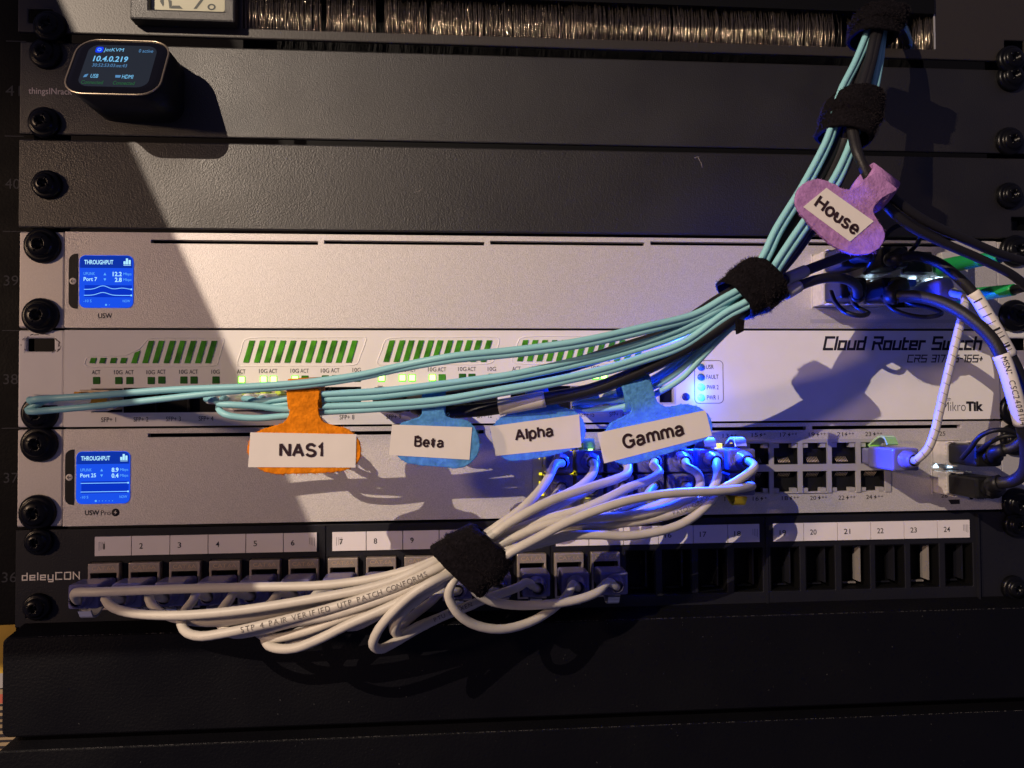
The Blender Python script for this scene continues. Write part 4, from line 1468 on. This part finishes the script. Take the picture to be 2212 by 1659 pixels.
def trunk(side):
    """Way of a strand from the big wrap up through the wraps to the bristles."""
    if side == 'L1':
        return [(1612, 612, 74), (1650, 548, 73), (1674, 497, 72), (1734, 399, 69), (1790, 290, 66), (1802, 240, 64), (1816, 195, 60), (1846, 135, 55), (1872, 72, 52), (1888, 30, 46), (1915, 15, 36), (1940, 42, 20), (1956, 80, 4), (1960, 95, -6)]
    if side == 'L2':
        return [(1620, 618, 73), (1661, 552, 72), (1684, 503, 71), (1744, 405, 68), (1797, 296, 65), (1809, 244, 63), (1822, 198, 59), (1852, 138, 54), (1880, 75, 51), (1894, 36, 45), (1920, 24, 35), (1944, 52, 20), (1960, 88, 4), (1962, 100, -6)]
    if side == 'R1':
        return [(1640, 632, 75), (1672, 574, 74), (1726, 492, 72), (1797, 392, 69), (1828, 330, 66), (1850, 270, 64), (1877, 212, 60), (1893, 140, 55), (1904, 80, 52), (1912, 36, 46), (1930, 30, 35), (1950, 55, 20), (1962, 85, 4), (1966, 100, -6)]
    if side == 'R2':
        return [(1648, 640, 74), (1682, 580, 73), (1737, 499, 71), (1808, 398, 68), (1836, 336, 65), (1856, 276, 63), (1886, 214, 59), (1901, 142, 54), (1908, 84, 51), (1916, 40, 45), (1934, 36, 35), (1955, 62, 20), (1966, 92, 4), (1969, 104, -6)]
    d = float(side)
    return [(1630 + d, 626 + d, 64), (1665 + d, 568 + d, 63), (1716 + d, 500 + d, 62), (1776 + d, 400 + d, 59), (1812 + d, 320 + d, 57), (1832 + d, 256 + d, 56), (1855 + d, 205, 52), (1876 + d, 130, 48), (1890 + d, 70, 45), (1900 + d, 36, 40), (1926, 34, 30), (1948, 62, 16), (1960, 92, 2), (1962, 104, -8)]


fibre('aqua fibre cable reaching far left to the white switch socket 1', 0, [
    [(66, 866, 60), (76, 863, 62), (120, 860, 62), (198, 855, 65), (368, 842, 65), (552, 834, 66), (666, 825, 67), (780, 809, 68), (865, 790, 69), (978, 769, 73), (1105, 756, 74), (1248, 737, 75), (1389, 706, 74), (1503, 677, 72), (1560, 645, 73)] + trunk('L1'),
    [(60, 886, 59), (70, 889, 61), (110, 886, 61), (198, 878, 64), (340, 863, 64), (453, 850, 65), (552, 841, 65), (666, 832, 66), (780, 815, 67), (865, 797, 68), (978, 778, 72), (1105, 766, 73), (1248, 747, 74), (1389, 717, 73), (1500, 687, 71), (1562, 655, 72)] + trunk('L2')], 56)
fibre('aqua fibre cable through the orange NAS1 tag into the white switch socket 5', 4, [
    [(466, 864, 58), (474, 872, 61), (500, 874, 62), (552, 877, 62), (621, 884, 62), (700, 878, 62), (808, 874, 63), (950, 863, 64), (1063, 844, 65), (1191, 821, 66), (1304, 796, 67), (1389, 770, 68), (1474, 740, 69), (1565, 676, 72)] + trunk('R1'),
    [(472, 882, 58), (486, 895, 61), (515, 901, 61), (560, 903, 61), (621, 898, 61), (700, 890, 61), (808, 884, 62), (950, 872, 63), (1063, 853, 64), (1191, 830, 65), (1304, 805, 66), (1389, 780, 67), (1474, 750, 68), (1570, 686, 71)] + trunk('R2')])
fibre('aqua fibre cable on the upper side of the orange NAS1 tag, white switch socket 6', 5, [
    [(540, 862, 55), (560, 868, 58), (590, 864, 60), (640, 858, 62), (689, 852, 63), (808, 845, 64), (921, 833, 65), (1035, 818, 66), (1106, 808, 67), (1248, 777, 68), (1361, 748, 69), (1474, 709, 70), (1568, 660, 71)] + trunk('-6'),
    [(545, 876, 55), (575, 878, 58), (620, 872, 60), (695, 863, 62), (808, 857, 63), (921, 844, 64), (1035, 828, 65), (1106, 817, 66), (1248, 788, 67), (1361, 760, 68), (1474, 722, 69), (1572, 668, 70)] + trunk('0')])
fibre('aqua fibre cable under the blue Gamma tag into the white switch socket 15', 14, [
    [(1240, 872, 44), (1248, 869, 47), (1300, 867, 51), (1355, 861, 54), (1415, 834, 57), (1460, 806, 60), (1503, 768, 63), (1550, 722, 66), (1595, 680, 68)] + trunk('6'),
    [(1240, 886, 44), (1250, 887, 47), (1300, 884, 51), (1361, 875, 54), (1420, 849, 57), (1474, 816, 60), (1512, 776, 63), (1556, 730, 66), (1600, 688, 68)] + trunk('10')], 42)
fibre('aqua fibre cable on the upper side of the blue Gamma tag, white switch socket 16', 15, [
    [(1310, 852, 40), (1325, 850, 43), (1352, 841, 48), (1410, 818, 53), (1452, 790, 57), (1495, 752, 61), (1540, 712, 65), (1590, 672, 67)] + trunk('12'),
    [(1316, 862, 40), (1330, 859, 43), (1356, 850, 48), (1413, 826, 53), (1457, 798, 57), (1500, 760, 61), (1545, 718, 65), (1594, 676, 67)] + trunk('15')], 38)


# ------------------------------------------------------------------ black direct-attach cables
def dac_head(root, X, Z, h0=12, h1=30, m='black_plastic', up=True):
    h = MB().box(X - 6.6, X + 6.6, -h0, 2, Z - 5.4, Z + 5.4).build('metal_shell', 'bright_metal', root, bevel=.3)
    b = MB().box(X - 6.2, X + 6.2, -h1, -h0, Z - 4.8, Z + 4.8).build('connector', m, root, bevel=1.2)
    m2 = MB()
    for sx_ in (-1, 1):
        m2.box(X + sx_ * 4.6 - 1.1, X + sx_ * 4.6 + 1.1, -h0 - 3.5, -h0 + .5, Z + 5.35, Z + 5.9)
        m2.box(X + sx_ * 4.6 - 1.1, X + sx_ * 4.6 + 1.1, -h0 - 3.5, -h0 + .5, Z - 5.9, Z - 5.35)
    for k in range(6):
        m2.box(X - 6.9, X - 6.5, -h0 + .2, -h0 + 1.2, Z - 4.8 + k * 1.75, Z - 3.9 + k * 1.75)
    m2.build('spring_tab', 'bright_metal', h, bevel=.1)
    return b


def boot_tube(root, path, L0, L1, r):
    """Ribbed bend relief over part of a path."""
    acc, seg_ = 0, []
    for a, b in zip(path, path[1:]):
        if L0 <= acc <= L1:
            seg_.append(a)
        acc += (b - a).length
    if len(seg_) > 2:
        k = len(seg_)
        MB().tube(seg_, r, 12, rfun=lambda u: r * (1 - .25 * u) * (1 + .07 * math.sin(u * k * 2.2))).build('bend_relief', 'black_plastic', root)


def dac(label, ends, mid, r=2.6, sleeves=(), bar=None, text=None, group='black direct attach cables'):
    """ends: list of (X, Z, h) socket heads; mid: path between."""
    P0 = Vector((ends[0][0], -ends[0][2], ends[0][1]))
    t = thing('black_cable', P0, label, 'network cable', group)
    P = []
    for i, (X, Z, h) in enumerate(ends):
        dac_head(t, X, Z, 12, h)
    P = [P0 + Vector((0, 4, 0)), P0 + Vector((0, -3, 0))] + wpts(mid)
    if len(ends) > 1:
        X, Z, h = ends[1]
        P += [Vector((X, -h - 3, Z)), Vector((X, -h + 4, Z))]
    path = smooth_path(P, 1.6)
    jk = MB().tube(path, r, 14).build('jacket', 'black_jacket', t)
    boot_tube(t, path, 3, 22, r * 1.75)
    if len(ends) > 1:
        boot_tube(t, path[::-1], 3, 20, r * 1.75)
    for (a, b, m, txt) in sleeves:
        A, B = at(*a), at(*b)
        ia = min(range(len(path)), key=lambda k: (path[k] - A).length)
        ib = min(range(len(path)), key=lambda k: (path[k] - B).length)
        ia, ib = sorted((ia, ib))
        sp = path[ia:ib + 1]
        sl = MB().tube(sp, r + .5, 16).build('label_sleeve', m, jk)
        if txt:
            m2 = MB()
            if txt == 'bars':
                rnd = random.Random(5)
                L = 0
                k = 2
                while k < len(sp) - 2:
                    q, tt = sp[k], (sp[k + 1] - sp[k]).normalized()
                    vd = (CAM - q).normalized()
                    outv = (vd - tt * vd.dot(tt)).normalized()
                    up = outv.cross(tt)
                    wv = rnd.choice((.12, .2, .3, .45))
                    f = rnd.uniform(0, .8)
                    base = q + tt * f
                    arc = [base + (outv * math.cos(a2) + up * math.sin(a2)) * (r + .58) for a2 in [-.75 + .2 * z for z in range(8)]]
                    for p1, p2 in zip(arc, arc[1:]):
                        m2.sheet([p1 - tt * wv, p1 + tt * wv, p2 + tt * wv, p2 - tt * wv])
                    k += 1 if rnd.random() < .75 else 2
            else:
                # lettering running down the sleeve
                tt0 = None
                pos = 2.0
                L = [0]
                for p1, p2 in zip(sp, sp[1:]):
                    L.append(L[-1] + (p2 - p1).length)
                for ch in txt:
                    if pos > L[-1] - 1:
                        break
                    if ch != ' ':
                        k = next(k for k in range(len(L) - 1) if L[k + 1] >= pos)
                        q, tt = sp[k].lerp(sp[k + 1], (pos - L[k]) / (L[k + 1] - L[k])), (sp[k + 1] - sp[k]).normalized()
                        vd = (CAM - q).normalized()
                        outv = (vd - tt * vd.dot(tt)).normalized()
                        up = tt.cross(outv) * -1
                        if up.dot(Vector((1, 0, 0))) < 0:
                            up = -up
                        m2.text(ch, q + outv * (r + .56) + up * .5, None, 2.1, tt, up)
                    pos += 1.9
            m2.build('sleeve_print', 'print_black', sl)
    return t, path


def port39(c, row):
    X0, X1, Z0, Z1 = rect(*CAGE39[2 * c + row], 1.2)
    return (X0 + X1) / 2, (Z0 + Z1) / 2


def sfp38(k):
    x0, x1, z0, z1 = SFP[k]
    return (x0 + x1) / 2, (z0 + z1) / 2


def port37(i):
    X0, X1, Z0, Z1 = rect(*cg[i], 1.2)
    return (X0 + X1) / 2, (Z0 + Z1) / 2


dac('thick black cable with white sleeve running through the Beta and Alpha tags', [(*sfp38(9), 30)],
    [(905, 876, 40), (960, 888, 46), (1030, 886, 52), (1078, 880, 54), (1177, 862, 57), (1276, 843, 59), (1361, 811, 62), (1446, 771, 65), (1531, 722, 68), (1590, 678, 70), (1632, 630, 71), (1680, 575, 70), (1752, 470, 67), (1815, 330, 62), (1838, 262, 61), (1858, 205, 57), (1880, 130, 52), (1894, 68, 49), (1912, 30, 42), (1934, 44, 26), (1952, 76, 8), (1957, 98, -6)],
    2.75, [((1076, 880, 54), (1180, 862, 57), 'white_jacket', None)])
dac('black cable between the aqua strands leading to the white switch socket 9', [(*sfp38(8), 30)],
    [(850, 872, 40), (900, 868, 44), (1000, 852, 50), (1120, 822, 55), (1250, 785, 60), (1350, 752, 63), (1423, 728, 65), (1474, 702, 67), (1545, 655, 69), (1622, 606, 69), (1660, 566, 68), (1712, 478, 66), (1765, 390, 64), (1806, 310, 61), (1828, 250, 59), (1848, 200, 56), (1868, 130, 51), (1884, 66, 48), (1902, 28, 42), (1930, 38, 28), (1950, 70, 10), (1955, 96, -6)], 2.6)
X, Z = port39(0, 0)
dac('black cable with clear sleeve entering the upper silver switch at its top left socket', [(X, Z, 28)],
    [(1876, 552, 40), (1850, 546, 47), (1829, 552, 50), (1758, 578, 56), (1696, 604, 62), (1655, 622, 66), (1665, 592, 66), (1706, 540, 63), (1762, 460, 60), (1826, 330, 57), (1845, 262, 56), (1872, 205, 52), (1890, 130, 48), (1900, 70, 45), (1914, 36, 40), (1936, 50, 26), (1955, 80, 8), (1959, 100, -6)],
    2.1, [((1694, 605, 62), (1736, 588, 58), 'clear_tab', None)])
X, Z = port39(0, 1)
dac('black cable with white collar entering the upper silver switch at its bottom left socket', [(X, Z, 28)],
    [(1853, 640, 40), (1850, 618, 46), (1829, 604, 50), (1786, 600, 54), (1730, 616, 59), (1696, 634, 63), (1655, 645, 66), (1672, 604, 65), (1722, 540, 62), (1780, 450, 59), (1834, 336, 56), (1852, 266, 55), (1878, 208, 51), (1896, 132, 47), (1905, 74, 44), (1920, 40, 38), (1940, 56, 24), (1957, 84, 8), (1961, 102, -6)],
    2.1, [((1700, 632, 63), (1724, 619, 59.6), 'white_jacket', None)])
X, Z = port39(1, 0)
X2, Z2 = port37(0)
dac('black cable with barcode sleeve linking both silver switches on the right', [(X, Z, 28), (X2, Z2, 32)],
    [(1925, 562, 36), (1979, 553, 42), (2027, 568, 48), (2070, 600, 52), (2101, 632, 54), (2141, 694, 56), (2183, 768, 57), (2211, 830, 56), (2222, 890, 54), (2215, 938, 50), (2190, 965, 46), (2150, 976, 41)],
    2.15, [((2098, 629, 54), (2184, 770, 57), 'paper', 'bars')])
X, Z = port39(1, 1)
X2, Z2 = port37(1)
dac('black cable with serial number sleeve linking both silver switches on the right', [(X, Z, 28), (X2, Z2, 32)],
    [(1925, 640, 36), (1971, 640, 42), (2027, 651, 50), (2084, 680, 58), (2141, 731, 64), (2166, 776, 66), (2190, 850, 66), (2207, 915, 63), (2218, 975, 58), (2212, 1020, 53), (2185, 1040, 47), (2150, 1044, 42)],
    2.6, [((2163, 770, 66), (2207, 912, 63), 'paper', 'MSN: CSC24091049')])
# two cables hanging from the purple tag to the right edge
for lab, off, endp in (('upper black cable through the purple House tag running off to the right', 0, [(1925, 424, 74), (1993, 474, 72), (2084, 517, 68), (2169, 552, 63), (2240, 570, 58), (2330, 585, 52)]),
                       ('lower black cable through the purple House tag running off to the right', 1, [(1912, 440, 73), (1959, 484, 72), (2027, 520, 70), (2112, 557, 67), (2183, 592, 64), (2230, 628, 60), (2330, 690, 52)])):
    t = thing('black_cable', at(1900, 420, 74), lab, 'network cable', 'black direct attach cables')
    o = off * 7
    P = wpts([(1962 + o, 102, -8), (1958 + o, 92, 2), (1948 + o, 64, 16), (1930, 36 + o, 32), (1908 + o * .5, 34, 42), (1898 - o, 70, 54), (1882 - o, 140, 59), (1862 - o, 208, 64), (1838 + o * .6, 262, 67), (1843 + o * .6, 300, 70), (1853 + o * .3, 335, 73), (1876 - o * .3, 375 + o * .8, 74)] + endp)
    MB().tube(smooth_path(P, 1.8), 1.85, 12).build('jacket', 'black_jacket', t)

# pull loops of the connectors
for lab, pts in (('thin black pull loop standing over the upper silver switch connectors', [(1868, 590, 30), (1880, 570, 36), (1905, 520, 46), (1930, 492, 50), (1965, 484, 50), (1988, 500, 48), (1984, 522, 44), (1965, 545, 38), (1930, 580, 30)]),
                 ('thin black pull loop hanging below the first lower connector of the upper switch', [(1795, 630, 26), (1806, 655, 32), (1830, 676, 38), (1858, 682, 40), (1876, 676, 38), (1852, 664, 36), (1838, 640, 30)]),
                 ('thin black pull loop hanging below the second lower connector of the upper switch', [(1905, 640, 28), (1930, 668, 34), (1970, 682, 38), (2012, 684, 40), (2034, 676, 38), (2006, 664, 36), (1968, 656, 32), (1950, 645, 28)]),
                 ('black pull loop on the upper connector of the lower silver switch', [(2078, 990, 30), (2094, 972, 36), (2118, 942, 42), (2145, 930, 46), (2180, 930, 48), (2196, 940, 48), (2170, 942, 46), (2140, 955, 40), (2110, 978, 30)])):
    t = thing('pull_loop', at(*pts[0]), lab, 'pull loop', 'black connector pull loops')
    MB().tube(smooth_path(wpts(pts), 1.5), 1.05, 8).build('strap', 'black_plastic', t)

# lit modules and green plugs at the right of the upper silver switch
X, Z = port39(2, 0)
t = thing('transceiver', (X, -5, Z), 'black faced transceiver in the top row beside the green plugs', 'transceiver')
MB().box(X - 6.6, X + 6.6, -10, 2, Z - 5.4, Z + 5.4).build('metal_shell', 'bright_metal', t, bevel=.3)
MB().box(X - 6.0, X + 6.0, -15, -10, Z - 4.8, Z + 4.8).build('front', 'black_plastic', t, bevel=.6)
for x, y in ((1879, 607), (1952, 612)):
    mb = MB()
    pbox(mb, x - 6, y - 4, x + 6, y + 4, 3.0, 1.0)
    mb.build('port_light', 'led_white', sw39)
mb = MB()
pbox(mb, 1866, 610, 1886, 613, 3.0, 1.0)
mb.build('port_light', 'led_white', sw39)
mb = MB()
pbox(mb, 1836, 606, 1992, 616, 2.2, 1.25)
for k in range(14):
    x = 1842 + k * 11
    pbox(mb, x, 603 + (k % 3), x + 6, 608, 4.0, 2.0)
mb.build('cage_divider', 'bright_metal', sw39, bevel=.15)
for x, y in ((1975, 600), (2010, 604), (2032, 598)):
    mb = MB()
    pbox(mb, x - 4, y - 2.5, x + 4, y + 2.5, 4.0, 1.0)
    mb.build('port_light', 'led_white', sw39)
q0 = at(1940, 611, 6)
MB().tube([at(1935, 618, 4), at(1955, 613, 12), at(1972, 611, 20)], 2.6, 12, rfun=lambda u: 2.6 - .9 * u).build('light_guide', 'led_blue_off', sw39)
for row, lab, P in ((0, 'upper green fibre plug at the right end of the upper silver switch', [(2032, 580, 8), (2060, 572, 18), (2110, 563, 34), (2160, 556, 46)]),
                    (1, 'lower green fibre plug with dark tip beside the barcode sleeve', [(2035, 645, 8), (2075, 641, 20), (2130, 634, 36), (2190, 626, 50)])):
    X, Z = port39(3, row)
    t = thing('green_plug', (X, -5, Z), lab, 'fibre plug', 'green fibre plugs')
    MB().box(X - 6.6, X + 6.6, -11, 2, Z - 5.4, Z + 5.4).build('metal_shell', 'bright_metal', t, bevel=.3)
    path = smooth_path(wpts(P), 1.5)
    MB().tube(path, 3, 16, rfun=lambda u: 4.2 - 1.7 * u).build('sleeve', 'green_sleeve', t)
    d = (path[-1] - path[-3]).normalized()
    MB().tube([path[-1], path[-1] + d * 4, path[-1] + d * 9], 2, 12, rfun=lambda u: 2.2 - 1.2 * u).build('tip', 'black_plastic', t)

# ------------------------------------------------------------------ striped white cable on the right
X0, X1, Z0, Z1 = rect(*p37(12, 0), 1.8)
sx, sz = (X0 + X1) / 2, (Z0 + Z1) / 2
t = thing('striped_cable', (sx, -5, sz), 'white cable with short dark stripes rising from the top right socket', 'patch cable')
rj45(t, sx, sz, True, 1.2, latch='latch_lit_green', ly_=9)
X, Z = port39(2, 1)
MB().box(X + 2, X + 15, -26, 2, Z - 5.2, Z + 5.2).build('transceiver_plug', 'clear_plug', t, bevel=1.0)
P = [Vector((sx, -26, sz - 1.3)), Vector((sx, -35, sz - 1.3))] + wpts([(1982, 992, 43), (2004, 970, 47), (2018, 936, 49), (2028, 895, 50), (2044, 824, 52), (2061, 753, 52), (2073, 705, 50), (2083, 668, 46), (2082, 640, 38), (2060, 634, 30)]) + [Vector((X + 12, -22, Z))]
path = smooth_path(P, 1.2)
jk = MB().tube(path, 1.75, 12).build('jacket', 'white_jacket', t)
m = MB()
acc = 0
for k in range(6, len(path) - 10):
    acc += (path[k] - path[k - 1]).length
    if acc > 3.3:
        acc = 0
        tt = (path[k + 1] - path[k]).normalized()
        outv = (CAMSIDE - tt * CAMSIDE.dot(tt)).normalized()
        up = outv.cross(tt)
        arc = [path[k] + tt * (.55 * a2) + (outv * math.cos(a2) + up * math.sin(a2)) * 1.78 for a2 in [-.5 + .3 * z for z in range(6)]]
        m.tube(arc, .10, 5)
m.build('stripes', 'print_black', jk)
mb = MB()
pbox(mb, 1880, 958, 1900, 972, 2.6, 1.6)
mb.build('port_light', 'led_lime', sw37)


# ------------------------------------------------------------------ fabric tags
def fabric_tag(label, m, outline, paper, word, wbox, h, strap, ang):
    """outline: photo outline of the felt; paper: four photo corners; wbox: word centre and size; strap: loop round the cables."""
    c = at(*wbox[:2], h)
    t = thing('cable_tag', c, label, 'cable tag', 'coloured felt cable tags')
    P = smooth_path([Vector((x, y, 0)) for x, y in outline], 4, closed=True)
    pts = [at(p.x, p.y, h) for p in P]
    pts = [(p.x + random.uniform(-.12, .12), p.z + random.uniform(-.12, .12)) for p in pts]
    felt = MB().prism(pts, -h - .8, -h + .8).build('felt', m, t, bevel=.3)
    # strap folded round the cables
    (xa, ya), (xb, yb), rad, wid = strap
    A, B = at(xa, ya, h), at(xb, yb, h)
    cdir = (B - A).normalized()
    mid = (A + B) / 2
    upv = Vector((0, -1, 0)).cross(cdir)
    vs, fs = [], []
    n = 24
    for k in range(n):
        a = 2 * PI * k / n
        for rr in (rad, rad - 1.0):
            for s in (-1, 1):
                vs.append(mid + Vector((0, rad - .8, 0)) + cdir * (s * wid) + Vector((0, -1, 0)) * (rr * math.cos(a)) + upv * (rr * math.sin(a) * 1.25))
    for k in range(n):
        a, b = 4 * k, 4 * ((k + 1) % n)
        fs += [(a, a + 1, b + 1, b), (a + 2, b + 2, b + 3, a + 3), (a, b, b + 2, a + 2), (a + 1, a + 3, b + 3, b + 1)]
    mb = MB()
    mb.add(vs, fs, True)
    mb.build('strap_loop', m, felt)
    Q = [at(x, y, h + .95) for x, y in paper]
    mb = MB()
    N = 10
    grid = [[(Q[0].lerp(Q[1], i / N)).lerp(Q[3].lerp(Q[2], i / N), j / 4) for i in range(N + 1)] for j in range(5)]
    vs, fs = [], []
    for j in range(5):
        for i in range(N + 1):
            e = max(0, abs(i - N / 2) - 3.6) * .07
            vs.append(grid[j][i] + Vector((0, -.1 - random.uniform(0, .02) - e * (.5 if j in (0, 4) else .25), 0)))
    for j in range(4):
        for i in range(N):
            a = j * (N + 1) + i
            fs.append((a, a + N + 1, a + N + 2, a + 1))
    nv = len(vs)
    mb.add(vs, fs, False)
    pp_ = mb.build('paper_label', 'paper', t)
    so = pp_.modifiers.new('thick', 'SOLIDIFY')
    so.thickness = .2 * MM
    so.offset = -1
    ux = (Q[1] - Q[0] + Q[2] - Q[3]).normalized()
    uz = Vector((0, -1, 0)).cross(ux) * -1
    if uz.z < 0:
        uz = -uz
    wx, wy, ww, wh = wbox
    k = (at(wx + ww, wy, h) - at(wx, wy, h)).length
    kh = (at(wx, wy + wh, h) - at(wx, wy, h)).length
    mb = MB().lettering(word, at(wx, wy, h + 1.3), k, ux, uz)
    mb.build('word', 'ink', pp_)
    # loose fibres along the edge
    f = MB()
    for p in random.sample(pts, min(70, len(pts))):
        for _ in range(3):
            q = Vector((p[0], -h + random.uniform(-.7, .7), p[1]))
            d = (q - c)
            d.y = 0
            d = d.normalized() + Vector((random.gauss(0, .6), random.gauss(0, .3), random.gauss(0, .6)))
            f.tube([q, q + d * random.uniform(.2, .7)], .05, 3, cap=False)
    tag(f.build('loose_fibres', m, felt), kind='stuff')
    return t


fabric_tag('orange felt tag with white paper label reading NAS1', 'orange_felt',
           [(622, 842), (655, 839), (690, 842), (688, 870), (690, 895), (700, 911), (722, 919), (750, 926), (772, 945), (780, 970), (776, 993), (760, 1010), (735, 1018), (690, 1022), (640, 1023), (590, 1023), (558, 1011), (541, 992), (535, 968), (545, 943), (565, 928), (595, 919), (615, 911), (625, 893), (625, 868)],
           [(541, 934), (770, 938), (768, 1010), (536, 1009)], 'NAS1', (651, 972, 95, 27), 64, ((624, 857), (690, 853), 5.6, 6.3), 0)
fabric_tag('blue felt tag with white paper label reading Beta', 'blue_felt',
           [(913, 866), (936, 864), (960, 868), (960, 885), (966, 900), (985, 904), (1010, 909), (1028, 928), (1036, 955), (1030, 985), (1012, 1003), (990, 1011), (950, 1008), (900, 1004), (872, 996), (855, 980), (850, 955), (855, 930), (868, 914), (890, 906), (908, 898), (913, 885)],
           [(847, 917), (1020, 923), (1014, 993), (840, 983)], 'Beta', (927, 955, 64, 27), 61, ((914, 872), (960, 872), 6.0, 4.6), 3)
fabric_tag('blue felt tag with white paper label reading Alpha', 'blue_felt',
           [(1128, 866), (1165, 858), (1200, 862), (1205, 876), (1225, 882), (1248, 893), (1262, 915), (1263, 940), (1252, 962), (1225, 975), (1180, 986), (1130, 994), (1098, 994), (1076, 980), (1064, 955), (1064, 925), (1080, 902), (1105, 892), (1125, 884)],
           [(1058, 921), (1251, 895), (1256, 966), (1070, 985)], 'Alpha', (1154, 938, 84, 32), 53, ((1140, 872), (1190, 864), 4.4, 4.5), -7)
fabric_tag('blue felt tag with white paper label reading Gamma, lit by the blue lamps', 'blue_felt',
           [(1345, 836), (1372, 828), (1402, 822), (1412, 845), (1420, 868), (1440, 878), (1475, 873), (1510, 880), (1530, 897), (1538, 922), (1528, 945), (1490, 962), (1440, 980), (1390, 996), (1350, 1003), (1325, 995), (1308, 970), (1306, 940), (1318, 915), (1345, 900), (1362, 890), (1362, 870)],
           [(1290, 935), (1524, 886), (1538, 941), (1305, 1001)], 'Gamma', (1411, 940, 135, 40), 62, ((1348, 850), (1408, 836), 6.4, 6.0), -12)
fabric_tag('purple felt tag with white paper label reading House', 'purple_felt',
           [(1717, 432), (1724, 408), (1745, 392), (1770, 388), (1800, 398), (1822, 410), (1845, 407), (1862, 393), (1876, 380), (1893, 373), (1916, 392), (1935, 410), (1912, 424), (1893, 438), (1885, 458), (1893, 475), (1907, 495), (1908, 520), (1893, 540), (1863, 551), (1829, 547), (1800, 533), (1770, 508), (1743, 480), (1724, 457)],
           [(1785, 406), (1887, 478), (1836, 522), (1735, 447)], 'House', (1810, 465, 108, 30), 80, ((1880, 380), (1928, 416), 6.0, 6.2), 36)
